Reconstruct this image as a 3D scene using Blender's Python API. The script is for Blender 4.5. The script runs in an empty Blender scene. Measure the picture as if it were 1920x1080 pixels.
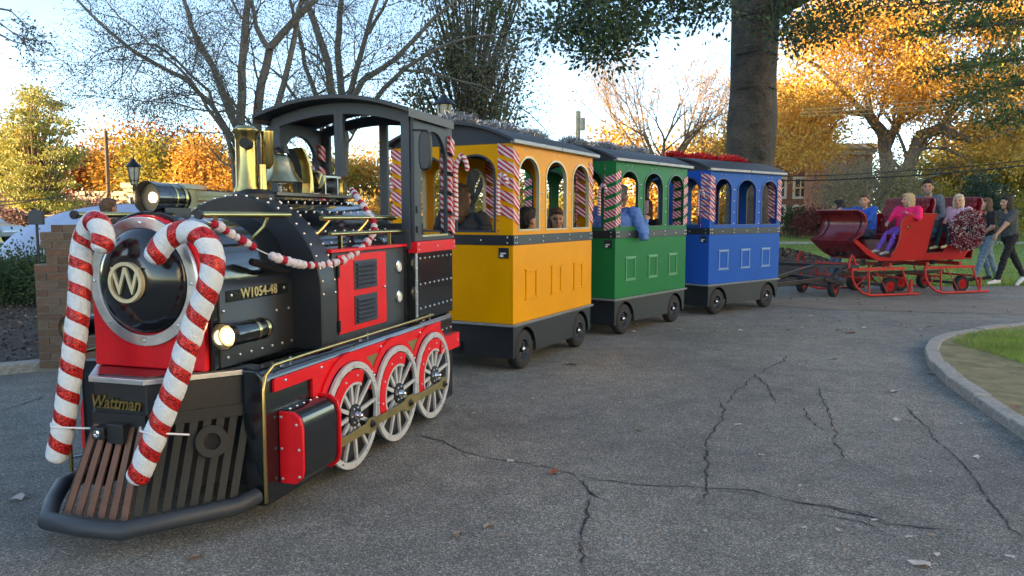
import bpy, bmesh, math, random
import numpy as np
from mathutils import Vector, Matrix, noise as mnoise
R = math.radians
PI = math.pi
scene = bpy.context.scene
COL = scene.collection

# ------------------------------------------------------------------ camera, sky, sun, exposure
F_PX, CAM_H, PITCH = 1450.0, 1.30, math.atan(135/1450)
cam_d = bpy.data.cameras.new('camera'); cam = bpy.data.objects.new('camera', cam_d); COL.objects.link(cam)
cam_d.sensor_width = 36.0; cam_d.lens = 36.0*F_PX/1920; cam_d.clip_start = .05; cam_d.clip_end = 2000
cam.location = (0, 0, CAM_H); cam.rotation_euler = (PI/2-PITCH, 0, 0)
scene.camera = cam
SUN_EL, SUN_AZ = 8.0, 250.0          # azimuth clockwise from +Y: from the left and a little behind the camera
w = bpy.data.worlds.new('World'); scene.world = w; w.use_nodes = True
nt = w.node_tree; nt.nodes.clear()
sky = nt.nodes.new('ShaderNodeTexSky'); sky.sky_type = 'NISHITA'; sky.sun_disc = False
sky.sun_elevation = R(SUN_EL); sky.sun_rotation = R(SUN_AZ); sky.altitude = 0; sky.air_density = .6; sky.dust_density = .15; sky.ozone_density = 1.7
bg = nt.nodes.new('ShaderNodeBackground'); bg.inputs[1].default_value = .15
wo = nt.nodes.new('ShaderNodeOutputWorld')
nt.links.new(sky.outputs[0], bg.inputs[0]); nt.links.new(bg.outputs[0], wo.inputs[0])
sd = bpy.data.lights.new('sun', 'SUN'); sd.energy = 4.5; sd.angle = R(.5); sd.color = (1, .80, .54)
sun = bpy.data.objects.new('sun', sd); COL.objects.link(sun)
_sd = Vector((math.sin(R(SUN_AZ))*math.cos(R(SUN_EL)), math.cos(R(SUN_AZ))*math.cos(R(SUN_EL)), math.sin(R(SUN_EL))))
sun.rotation_euler = _sd.to_track_quat('Z', 'Y').to_euler(); sun.location = (0, 0, 40)
vs = scene.view_settings; vs.view_transform = 'Standard'; vs.look = 'None'; vs.gamma = 1; vs.exposure = 2.42; vs.use_curve_mapping = False
vs.use_white_balance = True; vs.white_balance_temperature = 8000; vs.white_balance_tint = 10   # camera balanced for open shade
scene.render.engine = 'CYCLES'

# ------------------------------------------------------------------ helpers
def nm(v): 
    v = np.asarray(v, float); return v/(np.linalg.norm(v)+1e-12)
def at(px, py, d):
    """metres for a spot seen at (px,py) in the photograph, d metres in front of the camera"""
    a = (px-960)/F_PX; b = (540-py)/F_PX
    y = math.cos(PITCH)+b*math.sin(PITCH); z = -math.sin(PITCH)+b*math.cos(PITCH)
    t = d/y
    return Vector((a*t, d, CAM_H+z*t))
def gp(px, py, z=0.0):
    a = (px-960)/F_PX; b = (540-py)/F_PX
    y = math.cos(PITCH)+b*math.sin(PITCH); zz = -math.sin(PITCH)+b*math.cos(PITCH)
    t = (z-CAM_H)/zz
    return Vector((a*t, y*t, z))

MATS = {}
def mat(name, col, rough=.5, metal=0., var=.0, vscale=6., bump=0., bscale=40., coat=0., emit=None, spec=None, col2=None, aniso=None):
    if name in MATS: return MATS[name]
    m = bpy.data.materials.new(name); m.use_nodes = True; MATS[name] = m
    n = m.node_tree; b = n.nodes['Principled BSDF']
    b.inputs['Base Color'].default_value = (*col, 1); b.inputs['Roughness'].default_value = rough
    b.inputs['Metallic'].default_value = metal
    if coat: b.inputs['Coat Weight'].default_value = coat; b.inputs['Coat Roughness'].default_value = .06
    if spec is not None: b.inputs['Specular IOR Level'].default_value = spec
    if emit: b.inputs['Emission Color'].default_value = (*emit[0], 1); b.inputs['Emission Strength'].default_value = emit[1]
    if var or bump or col2:
        tc = n.nodes.new('ShaderNodeTexCoord')
        if var or col2:
            nz = n.nodes.new('ShaderNodeTexNoise'); nz.inputs['Scale'].default_value = vscale; nz.inputs['Detail'].default_value = 6; nz.inputs['Roughness'].default_value = .65
            n.links.new(tc.outputs['Object'], nz.inputs['Vector'])
            rp = n.nodes.new('ShaderNodeValToRGB'); rp.color_ramp.elements[0].position = .32; rp.color_ramp.elements[1].position = .68
            c2 = col2 or tuple(min(1, c*(1+var)) for c in col)
            c1 = tuple(c*(1-var) for c in col)
            rp.color_ramp.elements[0].color = (*c1, 1); rp.color_ramp.elements[1].color = (*c2, 1)
            n.links.new(nz.outputs['Fac'], rp.inputs[0]); n.links.new(rp.outputs[0], b.inputs['Base Color'])
            if rough < .95:
                mr = n.nodes.new('ShaderNodeMapRange'); mr.inputs['To Min'].default_value = max(.02, rough*.85); mr.inputs['To Max'].default_value = min(1, rough*1.2+.02)
                n.links.new(nz.outputs['Fac'], mr.inputs[0]); n.links.new(mr.outputs[0], b.inputs['Roughness'])
        if bump:
            n2 = n.nodes.new('ShaderNodeTexNoise'); n2.inputs['Scale'].default_value = bscale; n2.inputs['Detail'].default_value = 5
            n.links.new(tc.outputs['Object'], n2.inputs['Vector'])
            bp = n.nodes.new('ShaderNodeBump'); bp.inputs['Strength'].default_value = bump; bp.inputs['Distance'].default_value = .01
            n.links.new(n2.outputs['Fac'], bp.inputs['Height']); n.links.new(bp.outputs[0], b.inputs['Normal'])
    return m

def stripes(name, c1, c2, vec, period, duty=.5, rough=.5, glitter=False):
    """two-tone print along a direction of the object's own coordinates"""
    m = mat(name, c1, rough); n = m.node_tree; b = n.nodes['Principled BSDF']
    tc = n.nodes.new('ShaderNodeTexCoord'); dp = n.nodes.new('ShaderNodeVectorMath'); dp.operation = 'DOT_PRODUCT'
    dp.inputs[1].default_value = tuple(v/period for v in vec); n.links.new(tc.outputs['Object'], dp.inputs[0])
    fr = n.nodes.new('ShaderNodeMath'); fr.operation = 'FRACT'; n.links.new(dp.outputs['Value'], fr.inputs[0])
    lt = n.nodes.new('ShaderNodeMath'); lt.operation = 'LESS_THAN'; lt.inputs[1].default_value = duty; n.links.new(fr.outputs[0], lt.inputs[0])
    mx = n.nodes.new('ShaderNodeMix'); mx.data_type = 'RGBA'; mx.inputs[6].default_value = (*c2, 1); mx.inputs[7].default_value = (*c1, 1)
    n.links.new(lt.outputs[0], mx.inputs[0]); n.links.new(mx.outputs[2], b.inputs['Base Color'])
    return m

class MB:
    def __init__(s): s.v = []; s.f = []; s.m = []
    def add(s, vs, fs, mi=0):
        o = len(s.v); s.v += [tuple(map(float, p)) for p in vs]
        for f in fs: s.f.append(tuple(i+o for i in f)); s.m.append(mi)
        return s
    def box(s, x0, x1, y0, y1, z0, z1, mi=0):
        v = [(x0,y0,z0),(x1,y0,z0),(x1,y1,z0),(x0,y1,z0),(x0,y0,z1),(x1,y0,z1),(x1,y1,z1),(x0,y1,z1)]
        return s.add(v, [(3,2,1,0),(4,5,6,7),(0,1,5,4),(1,2,6,5),(2,3,7,6),(3,0,4,7)], mi)
    def bar(s, p0, p1, a, b, up=(0,0,1), mi=0):
        p0 = np.array(p0, float); p1 = np.array(p1, float); d = nm(p1-p0); u = np.array(up, float)
        if abs(d.dot(u)) > .99: u = np.array((0,1.,0))
        x = nm(np.cross(d, u)); y = nm(np.cross(x, d)); v = []
        for p in (p0, p1):
            for sx, sy in ((-1,-1),(1,-1),(1,1),(-1,1)): v.append(p+x*a/2*sx+y*b/2*sy)
        return s.add(v, [(0,1,2,3),(7,6,5,4),(0,4,5,1),(1,5,6,2),(2,6,7,3),(3,7,4,0)], mi)
    def cyl(s, p0, p1, r0, r1=None, n=14, mi=0, cap=True):
        r1 = r0 if r1 is None else r1
        p0 = np.array(p0, float); p1 = np.array(p1, float); d = nm(p1-p0)
        u = np.array((0,0,1.)) if abs(d[2]) < .9 else np.array((1.,0,0))
        x = nm(np.cross(d, u)); y = np.cross(d, x); v = []
        for p, r in ((p0, r0), (p1, r1)):
            for i in range(n):
                a = 2*PI*i/n; v.append(p+(x*math.cos(a)+y*math.sin(a))*r)
        f = [(i, (i+1) % n, n+(i+1) % n, n+i) for i in range(n)]
        if cap: f += [tuple(range(n))[::-1], tuple(range(n, 2*n))]
        return s.add(v, f, mi)
    def tube(s, pts, r, n=8, mi=0, closed=False, cap=True):
        P = [np.array(p, float) for p in pts]; N = len(P)
        rr = r if hasattr(r, '__len__') else [r]*N
        x = None; v = []
        for i in range(N):
            if closed: t = nm(P[(i+1) % N]-P[i-1])
            else: t = nm(P[min(i+1, N-1)]-P[max(i-1, 0)])
            if x is None:
                u = np.array((0,0,1.)) if abs(t[2]) < .9 else np.array((1.,0,0)); x = nm(np.cross(t, u))
            else: x = nm(x-t*x.dot(t))
            y = np.cross(t, x)
            for k in range(n):
                a = 2*PI*k/n; v.append(P[i]+(x*math.cos(a)+y*math.sin(a))*rr[i])
        f = []
        for i in range(N if closed else N-1):
            j = (i+1) % N
            for k in range(n): f.append((i*n+k, i*n+(k+1) % n, j*n+(k+1) % n, j*n+k))
        if cap and not closed: f += [tuple(range(n))[::-1], tuple((N-1)*n+k for k in range(n))]
        return s.add(v, f, mi)
    def lathe(s, prof, o, ax, n=24, mi=0, cap=True):
        o = np.array(o, float); d = nm(ax); u = np.array((0,0,1.)) if abs(d[2]) < .9 else np.array((1.,0,0))
        x = nm(np.cross(d, u)); y = np.cross(d, x); v = []; f = []
        for r, h in prof:
            for k in range(n):
                a = 2*PI*k/n; v.append(o+d*h+(x*math.cos(a)+y*math.sin(a))*max(r, 1e-4))
        for i in range(len(prof)-1):
            for k in range(n): f.append((i*n+k, i*n+(k+1) % n, (i+1)*n+(k+1) % n, (i+1)*n+k))
        if cap: f += [tuple(range(n))[::-1], tuple((len(prof)-1)*n+k for k in range(n))]
        return s.add(v, f, mi)
    def ell(s, c, r, n=12, m=8, mi=0, rot=None):
        v = []; f = []
        for i in range(m+1):
            t = PI*i/m
            for k in range(n):
                a = 2*PI*k/n
                p = Vector((math.sin(t)*math.cos(a)*r[0], math.sin(t)*math.sin(a)*r[1], math.cos(t)*r[2]))
                if rot is not None: p = rot @ p
                v.append((c[0]+p.x, c[1]+p.y, c[2]+p.z))
        for i in range(m):
            for k in range(n): f.append((i*n+k, (i+1)*n+k, (i+1)*n+(k+1) % n, i*n+(k+1) % n))
        return s.add(v, f, mi)
    def prism(s, poly, w0, w1, pm, mi=0):
        """poly of (u,v) extruded from w0 to w1; pm(u,v,w) gives the point"""
        n = len(poly); v = [pm(u, q, w0) for u, q in poly]+[pm(u, q, w1) for u, q in poly]
        f = [tuple(range(n)), tuple(range(2*n-1, n-1, -1))]+[(i, n+i, n+(i+1) % n, (i+1) % n) for i in range(n)]
        return s.add(v, f, mi)
    def ring(s, outer, inner, w0, w1, pm, mi=0):
        n = len(outer); v = []
        for w_ in (w0, w1):
            v += [pm(u, q, w_) for u, q in outer]+[pm(u, q, w_) for u, q in inner]
        f = []
        for i in range(n):
            j = (i+1) % n
            f += [(i, j, n+j, n+i), (2*n+i, 3*n+i, 3*n+j, 2*n+j), (i, 2*n+i, 2*n+j, j), (n+i, n+j, 3*n+j, 3*n+i)]
        return s.add(v, f, mi)
    def holed(s, rect, hole, w0, w1, pm, mi=0):
        """a rectangular wall cell with one (star shaped) opening"""
        u0, u1, v0, v1 = rect; cu = sum(p[0] for p in hole)/len(hole); cv = sum(p[1] for p in hole)/len(hole)
        A = [math.atan2(p[1]-cv, p[0]-cu) for p in hole]+[math.atan2(b-cv, a-cu) for a in (u0, u1) for b in (v0, v1)]
        A = sorted(set(round(a, 5) for a in A)); out = []; inn = []
        for a in A:
            c, d = math.cos(a), math.sin(a); t = 1e9
            if c > 1e-9: t = min(t, (u1-cu)/c)
            if c < -1e-9: t = min(t, (u0-cu)/c)
            if d > 1e-9: t = min(t, (v1-cv)/d)
            if d < -1e-9: t = min(t, (v0-cv)/d)
            out.append((cu+c*t, cv+d*t)); best = None
            for i in range(len(hole)):
                ax, ay = hole[i][0]-cu, hole[i][1]-cv; bx, by = hole[(i+1) % len(hole)][0]-cu, hole[(i+1) % len(hole)][1]-cv
                ex, ey = bx-ax, by-ay; den = c*ey-d*ex
                if abs(den) < 1e-12: continue
                tt = (ax*ey-ay*ex)/den; uu = (ax*d-ay*c)/den
                if tt > 0 and -1e-4 <= uu <= 1.0001: best = tt if best is None else min(best, tt)
            best = best or .01
            inn.append((cu+c*best, cv+d*best))
        return s.ring(out, inn, w0, w1, pm, mi)
    def build(s, name, mats, parent=None, smooth=None, bevel=0, loc=None):
        me = bpy.data.meshes.new(name); me.from_pydata(s.v, [], s.f)
        if not isinstance(mats, (list, tuple)): mats = [mats]
        for m in mats: me.materials.append(m)
        if len(mats) > 1: me.polygons.foreach_set('material_index', s.m)
        me.validate(); me.update()
        bm = bmesh.new(); bm.from_mesh(me); bmesh.ops.recalc_face_normals(bm, faces=bm.faces); bm.to_mesh(me); bm.free()
        if smooth is None: smooth = 40
        if smooth:
            me.polygons.foreach_set('use_smooth', [True]*len(me.polygons)); me.set_sharp_from_angle(angle=R(smooth))
        o = bpy.data.objects.new(name, me); COL.objects.link(o)
        if parent is not None: o.parent = parent
        if loc is not None: o.location = loc
        if bevel:
            b = o.modifiers.new('bevel', 'BEVEL'); b.width = bevel; b.segments = 2; b.limit_method = 'ANGLE'; b.angle_limit = R(35); b.harden_normals = True
        return o

def npmesh(name, V, Fq, mats, mi=None, parent=None, smooth=False, loc=None):
    """fast mesh of equal sized faces from numpy arrays"""
    me = bpy.data.meshes.new(name); V = np.asarray(V, np.float32); Fq = np.asarray(Fq, np.int32); k = Fq.shape[1]
    me.vertices.add(len(V)); me.vertices.foreach_set('co', V.ravel())
    me.loops.add(Fq.size); me.loops.foreach_set('vertex_index', Fq.ravel())
    me.polygons.add(len(Fq)); me.polygons.foreach_set('loop_start', np.arange(0, Fq.size, k, dtype=np.int32))
    if not isinstance(mats, (list, tuple)): mats = [mats]
    for m in mats: me.materials.append(m)
    if mi is not None: me.polygons.foreach_set('material_index', np.asarray(mi, np.int32))
    if smooth: me.polygons.foreach_set('use_smooth', np.ones(len(Fq), bool))
    me.update(calc_edges=True)
    o = bpy.data.objects.new(name, me); COL.objects.link(o)
    if parent is not None: o.parent = parent
    if loc is not None: o.location = loc
    return o

def tag(o, label=None, cat=None, group=None, kind=None):
    if label: o['label'] = label
    if cat: o['category'] = cat
    if group: o['group'] = group
    if kind: o['kind'] = kind
    return o
def root(name, label, cat, loc=(0,0,0), rz=0., group=None):
    o = bpy.data.objects.new(name, None); COL.objects.link(o); o.location = loc; o.rotation_euler = (0,0,rz)
    o.empty_display_size = .1
    return tag(o, label, cat, group)
def copy_obj(o, parent=None, loc=None, rz=None):
    c = o.copy(); COL.objects.link(c)
    if parent is not None: c.parent = parent
    if loc is not None: c.location = loc
    if rz is not None: c.rotation_euler = (0,0,rz)
    return c

PX = lambda u, v, w: (w, u, v)      # panel facing X: u along Y, v along Z
PY = lambda u, v, w: (u, w, v)      # panel facing Y: u along X, v along Z
PZ = lambda u, v, w: (u, v, w)
def circ(r, n=32, c=(0,0), ry=None, a0=0, a1=2*PI, end=False):
    m = n+1 if end else n
    return [(c[0]+r*math.cos(a0+(a1-a0)*i/n), c[1]+(ry or r)*math.sin(a0+(a1-a0)*i/n)) for i in range(m)]
def archpoly(u0, u1, v0, v1, rise, n=12):
    """opening with a segmental or round head"""
    c = (u0+u1)/2; r = (u1-u0)/2
    return [(u0, v0), (u1, v0)]+[(c+r*math.cos(PI*i/n), v1-rise+rise*math.sin(PI*i/n)) for i in range(n+1)]
def text_mesh(body, size, depth, m, name, parent, loc, rot, shear=0, sx=1., bold=0.0):
    cu = bpy.data.curves.new(name, 'FONT'); cu.body = body; cu.size = size; cu.extrude = depth; cu.shear = shear; cu.offset = bold
    cu.align_x = 'CENTER'; cu.align_y = 'CENTER'; cu.resolution_u = 3
    t = bpy.data.objects.new(name+'_curve', cu); COL.objects.link(t)
    dg = bpy.context.evaluated_depsgraph_get()
    me = bpy.data.meshes.new_from_object(t.evaluated_get(dg)); bpy.data.objects.remove(t)
    me.transform(Matrix.Diagonal((sx, 1, 1, 1))); me.materials.clear(); me.materials.append(m); me.name = name
    o = bpy.data.objects.new(name, me); COL.objects.link(o); o.parent = parent; o.location = loc; o.rotation_euler = rot
    return o

# ------------------------------------------------------------------ materials
BLACK = mat('gloss_black_paint', (.008,.010,.012), .16, var=.15, vscale=2, coat=.5, bump=.03, bscale=5)
BLACK2 = mat('satin_black_paint', (.014,.016,.019), .38, var=.2, vscale=3, bump=.02, bscale=60)
GREYBLK = mat('charcoal_cab_paint', (.030,.040,.050), .45, var=.12, vscale=3)
RUBBER = mat('tyre_rubber', (.018,.018,.019), .8, var=.3, vscale=20, bump=.2, bscale=80)
RED = mat('loco_red_paint', (.72,.008,.016), .34, var=.08, spec=.35, bump=.02, bscale=8)
SILVER = mat('brushed_steel', (.62,.64,.66), .32, 1., var=.12, vscale=20)
SILVERP = mat('silver_wheel_paint', (.52,.53,.53), .42, .2, var=.08, vscale=9)
BRASS = mat('polished_brass', (.52,.39,.15), .22, 1., var=.15, vscale=6, bump=.05, bscale=14)
BRASSD = mat('dull_brass_plate', (.30,.24,.10), .42, .7, var=.18, vscale=8)
REFLSLAT = mat('copper_reflection_slat', (.16,.07,.04), .4, .3, var=.2, vscale=10)  # coppery reflection on the front slats put into their base colour
CHROME = mat('chrome', (.75,.76,.78), .12, 1.)
GLASS = mat('lamp_glass', (.9,.92,.95), .05); 
LAMP = mat('lit_headlamp', (1,1,1), .4, emit=((1,.86,.62), 7))
LAMP2 = mat('lit_reflector', (.9,.75,.5), .3, emit=((1,.75,.4), 1.5))
GOLD = mat('gold_lettering', (.62,.50,.25), .35, .6, var=.1)
CREAM = mat('cream_badge', (.62,.54,.34), .4, .3, var=.08)
ALU = mat('aluminium_trim', (.34,.35,.35), .5, .7, var=.15, vscale=15)
DARKIN = mat('dark_interior', (.02,.02,.022), .7, var=.3)
WHITEG = mat('white_plush_fabric', (.62,.66,.68), .9, var=.07, vscale=40, bump=.6, bscale=120)
def glitter():
    m = mat('red_glitter', (.42,.006,.012), .35, bump=0); n = m.node_tree; b = n.nodes['Principled BSDF']
    tc = n.nodes.new('ShaderNodeTexCoord'); vo = n.nodes.new('ShaderNodeTexVoronoi'); vo.inputs['Scale'].default_value = 260
    n.links.new(tc.outputs['Object'], vo.inputs['Vector'])
    rp = n.nodes.new('ShaderNodeValToRGB'); e = rp.color_ramp.elements; e[0].position = .2; e[0].color = (.18,.002,.006,1); e[1].position = .9; e[1].color = (.9,.04,.03,1)
    sp = n.nodes.new('ShaderNodeSeparateColor'); n.links.new(vo.outputs['Color'], sp.inputs[0]); n.links.new(sp.outputs[0], rp.inputs[0]); n.links.new(rp.outputs[0], b.inputs['Base Color'])
    gt = n.nodes.new('ShaderNodeMath'); gt.operation = 'GREATER_THAN'; gt.inputs[1].default_value = .8; n.links.new(sp.outputs[1], gt.inputs[0]); n.links.new(gt.outputs[0], b.inputs['Metallic'])
    bp = n.nodes.new('ShaderNodeBump'); bp.inputs['Strength'].default_value = 1; bp.inputs['Distance'].default_value = .004
    n.links.new(sp.outputs[2], bp.inputs['Height']); n.links.new(bp.outputs[0], b.inputs['Normal'])
    return m
GLIT = glitter()

# ------------------------------------------------------------------ ground, road, kerbs
def asphalt():
    m = mat('worn_asphalt', (.1,.1,.105), .88); n = m.node_tree; b = n.nodes['Principled BSDF']; L = n.links.new
    tc = n.nodes.new('ShaderNodeTexCoord')
    def nz(sc, det=4, rg=.6):
        a = n.nodes.new('ShaderNodeTexNoise'); a.inputs['Scale'].default_value = sc; a.inputs['Detail'].default_value = det; a.inputs['Roughness'].default_value = rg; L(tc.outputs['Object'], a.inputs['Vector']); return a
    big = nz(.45, 5); mid = nz(5, 5); 
    vo = n.nodes.new('ShaderNodeTexVoronoi'); vo.inputs['Scale'].default_value = 170; L(tc.outputs['Object'], vo.inputs['Vector'])
    sp = n.nodes.new('ShaderNodeSeparateColor'); L(vo.outputs['Color'], sp.inputs[0])
    rp = n.nodes.new('ShaderNodeValToRGB'); e = rp.color_ramp.elements; e[0].position = 0; e[0].color = (.098,.096,.082,1); e[1].position = 1; e[1].color = (.50,.46,.41,1)
    x = e.new(.55); x.color = (.195,.189,.162,1); x = e.new(.86); x.color = (.30,.29,.25,1)
    L(sp.outputs[0], rp.inputs[0])
    r2 = n.nodes.new('ShaderNodeValToRGB'); e = r2.color_ramp.elements; e[0].position = .3; e[0].color = (.62,.63,.65,1); e[1].position = .7; e[1].color = (1.22,1.19,1.12,1); L(big.outputs['Fac'], r2.inputs[0])
    mx = n.nodes.new('ShaderNodeMix'); mx.data_type = 'RGBA'; mx.blend_type = 'MULTIPLY'; mx.inputs[0].default_value = 1; L(rp.outputs[0], mx.inputs[6]); L(r2.outputs[0], mx.inputs[7])
    r3 = n.nodes.new('ShaderNodeValToRGB'); e = r3.color_ramp.elements; e[0].position = .35; e[0].color = (.82,.82,.82,1); e[1].position = .65; e[1].color = (1.1,1.1,1.1,1); L(mid.outputs['Fac'], r3.inputs[0])
    m2 = n.nodes.new('ShaderNodeMix'); m2.data_type = 'RGBA'; m2.blend_type = 'MULTIPLY'; m2.inputs[0].default_value = 1; L(mx.outputs[2], m2.inputs[6]); L(r3.outputs[0], m2.inputs[7])
    L(m2.outputs[2], b.inputs['Base Color'])
    bp = n.nodes.new('ShaderNodeBump'); bp.inputs['Strength'].default_value = .7; bp.inputs['Distance'].default_value = .006; L(vo.outputs['Distance'], bp.inputs['Height']); L(bp.outputs[0], b.inputs['Normal'])
    return m
ASPH = asphalt()
LAWN = mat('lawn_soil', (.12,.21,.03), .95, var=.35, vscale=1.2, bump=.6, bscale=30)
DIRT = mat('bare_soil', (.20,.17,.08), .95, var=.35, vscale=6, bump=.8, bscale=40)
MULCH = mat('bark_mulch', (.075,.050,.035), .95, var=.5, vscale=14, bump=1, bscale=50)
STONE = mat('granite_kerb', (.30,.28,.24), .85, var=.3, vscale=30, bump=.5, bscale=90)
CONC = mat('pale_concrete', (.42,.41,.38), .85, var=.15, vscale=3, bump=.2)
TARF = mat('brown_road_patch', (.20,.165,.125), .92, var=.2, vscale=2.5, bump=.3, bscale=70)

def sheet(name, pts, z, m, kind='structure', label=None):
    mb = MB(); mb.add([(p[0], p[1], z) for p in pts], [tuple(range(len(pts)))])
    o = mb.build(name, m, smooth=0); tag(o, label, kind=kind); return o
# one sheet out to the horizon
sheet('ground', [(-900,-60),(900,-60),(900,1500),(-900,1500)], -.012, LAWN)
road = sheet('road', [(-60,-14),(60,-14),(60,15.6),(11,14.6),(8.9,14.35),(7.2,14.3),(5.6,14.6),(3.5,15.2),(-2,15.2),(-3.2,9.2),(-4.2,6.6),(-5.6,5.55),(-60,1.5)], 0, ASPH)
patch_pts = [gp(1440,572), gp(1560,581), (7.9,9.9,0), (12,10.6,0), (20,11.6,0), (20,13.4,0), (9.5,12.2,0), gp(1600,566), gp(1470,563)]

def wander(p, q, n, amp, rnd):
    p = Vector(p); q = Vector(q); d = (q-p); side = Vector((-d.y, d.x, 0)).normalized(); out = []
    for i in range(n): 
        t = i/n; b_ = p.lerp(q, t); out.append(b_+side*(rnd.uniform(-amp, amp)*.7+.05*min(1, d.length)*mnoise.noise(b_*3.3)+.02*mnoise.noise(b_*11)))
    return out
rnd = random.Random(4)
CR = [[(770,812),(830,828),(870,848),(910,858),(960,865),(1030,878),(1080,890),(1120,900),(1200,910),(1330,915),(1400,918),(1470,935),(1560,955),(1650,975),(1700,990)],
 [(1350,750),(1352,790),(1322,830),(1325,870),(1330,915),(1310,945)],[(1080,890),(1110,925),(1145,945)],[(1108,925),(1090,1000),(1095,1075)],
 [(1490,665),(1440,690),(1415,705),(1440,725),(1452,755)],[(1534,724),(1555,777),(1570,830),(1584,868)],[(1500,760),(1530,800),(1560,812)],
 [(1700,762),(1734,801),(1777,844),(1815,883),(1849,926),(1883,974),(1925,1020)],
 [(1440,935),(1522,945),(1608,960),(1666,984),(1767,993),(1835,1000)],[(1498,960),(1618,979),(1680,1008)],[(1330,915),(1440,935)],
 [(0,772),(95,740)],[(0,965),(55,945)],[(205,1078),(290,1030)],[(1360,760),(1415,705)],[(1310,650),(1370,662),(1420,650)]]
mb = MB()
for c in CR:
    P = []
    for a, b_ in zip(c[:-1], c[1:]):
        A, B = gp(*a), gp(*b_); n_ = max(2, int((B-A).length/.035)); P += wander(A, B, n_, .011, rnd)
    P.append(gp(*c[-1])); N = len(P)
    vs_ = []
    for i, p in enumerate(P):
        t = (P[min(i+1, N-1)]-P[max(i-1, 0)]).normalized(); sd_ = Vector((-t.y, t.x, 0)); wd = (.0012+.0036*rnd.random()**2+.0014*math.sin(i*.21)**2)*(1 if 2 < i < N-3 else .3)*(1+p.y*.05)
        vs_ += [(p+sd_*wd)[:2]+(.003,), (p-sd_*wd)[:2]+(.003,)]
    mb.add(vs_, [(2*i, 2*i+1, 2*i+3, 2*i+2) for i in range(N-1)])
    for q in range(N//14):       # short side cracks
        i = rnd.randrange(2, N-2); p = P[i]; a = rnd.uniform(0, 2*PI); l = rnd.uniform(.06, .25); B = p+Vector((math.cos(a), math.sin(a), 0))*l
        W = wander(p, B, 7, .008, rnd); vs_ = []
        for k, x in enumerate(W): vs_ += [(x.x+.002*(1-k/7), x.y, .0034), (x.x-.002*(1-k/7), x.y+.002, .0034)]
        mb.add(vs_, [(2*k, 2*k+1, 2*k+3, 2*k+2) for k in range(6)])
tag(mb.build('road_cracks', mat('crack_shadow', (.035,.033,.031), 1), smooth=0), kind='structure')
sheet('brown_road_strip', patch_pts, .004, TARF)  # flat brown strip laid over the far asphalt

def kerb(name, pts, wdt, h, m, seg=.62, side=1, label=None):
    """kerb stones one by one along a line; a setting piece with its stones as parts"""
    r_ = bpy.data.objects.new(name, None); COL.objects.link(r_); tag(r_, label, kind='structure')
    P = [Vector((p[0], p[1], 0)) for p in pts]; 
    # resample
    D = [0]
    for a, b_ in zip(P[:-1], P[1:]): D.append(D[-1]+(b_-a).length)
    def pt(t):
        for i in range(len(P)-1):
            if t <= D[i+1] or i == len(P)-2:
                u = (t-D[i])/(D[i+1]-D[i]); return P[i].lerp(P[i+1], u)
    t = 0; rn = random.Random(3)
    while t < D[-1]-.1:
        e = min(t+seg*rn.uniform(.9, 1.1), D[-1]); K = 4; o_ = []; i_ = []
        for k in range(K+1):
            s_ = t+.010+(e-t-.020)*k/K; p = pt(s_); q = pt(min(s_+.01, D[-1])); pp = pt(max(s_-.01, 0)); tg = (q-pp).normalized(); nn = Vector((-tg.y, tg.x, 0))*side
            o_.append(p); i_.append(p+nn*wdt)
        dz = rn.uniform(-.010, .008); mb = MB()
        mb.prism([(p.x, p.y) for p in o_]+[(p.x, p.y) for p in reversed(i_)], -.01, h+dz, PZ)
        mb.build('kerb_stone', m, r_, bevel=.012, smooth=50); t = e
    return r_
K = [gp(x, y, 0) for x, y in [(2080,606),(2000,609),(1920,614),(1840,624),(1775,635),(1742,648),(1732,665),(1740,688),(1775,724),(1850,777),(1920,826),(2010,895),(2150,1010)]]
kerb('island_kerb', K, .12, .075, STONE, .62, 1)
sheet('island_soil', [(p.x+(.1 if i < 9 else .12), p.y+(-.1 if i < 5 else .02), 0) for i, p in enumerate(K)]+[(9,3,0),(9,6,0)], .062, DIRT)
KL = [(-9.5,3.6),(-6.5,4.95),(-5.0,5.65),(-3.9,6.45),(-3.0,8.0),(-2.2,10.5),(-1.6,15.0)]
kerb('bed_kerb', KL, .16, .09, STONE, .8, 1)
sheet('planting_bed', [(-9.5,3.7),(-6.5,5.05),(-5.0,5.75),(-3.95,6.55),(-3.1,8.1),(-2.3,10.6),(-1.7,15.2),(-3,19),(-14,19),(-14,3.7)], .05, MULCH)
sheet('footpath', [(-80,36),(80,36),(80,39.5),(-80,39.5)], .0, CONC)

# ------------------------------------------------------------------ grass, leaf litter, wood chips (stuff)
def scatter_cards(name, pts, size, mats, kind=None, flat=0., seed=1, aspect=1., mi=None, up=False, parent=None):
    g = np.random.default_rng(seed); P = np.asarray(pts, float); n = len(P)
    a = g.normal(size=(n, 3)); 
    if flat: a[:, 2] *= flat
    if up: a[:, :2] *= .35; a[:, 2] = abs(a[:, 2])+.8
    a /= np.linalg.norm(a, axis=1)[:, None]; b = g.normal(size=(n, 3))
    if flat: b[:, 2] *= flat
    b -= a*(a*b).sum(1)[:, None]; b /= np.linalg.norm(b, axis=1)[:, None]
    s = np.asarray(size)*g.uniform(.6, 1.25, n)
    s = s[:, None]; c = np.cross(a, b)
    V = np.empty((n, 4, 3)); 
    V[:, 0] = P-a*s*.5; V[:, 1] = P+b*s*.34*aspect+c*s*.08; V[:, 2] = P+a*s*.5; V[:, 3] = P-b*s*.34*aspect+c*s*.08
    Fq = np.arange(n*4).reshape(n, 4)
    if mi is None: mi = g.integers(0, len(mats) if isinstance(mats, (list, tuple)) else 1, n)
    o = npmesh(name, V.reshape(-1, 3), Fq, mats, mi, parent)
    if kind: tag(o, kind=kind)
    return o
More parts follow.
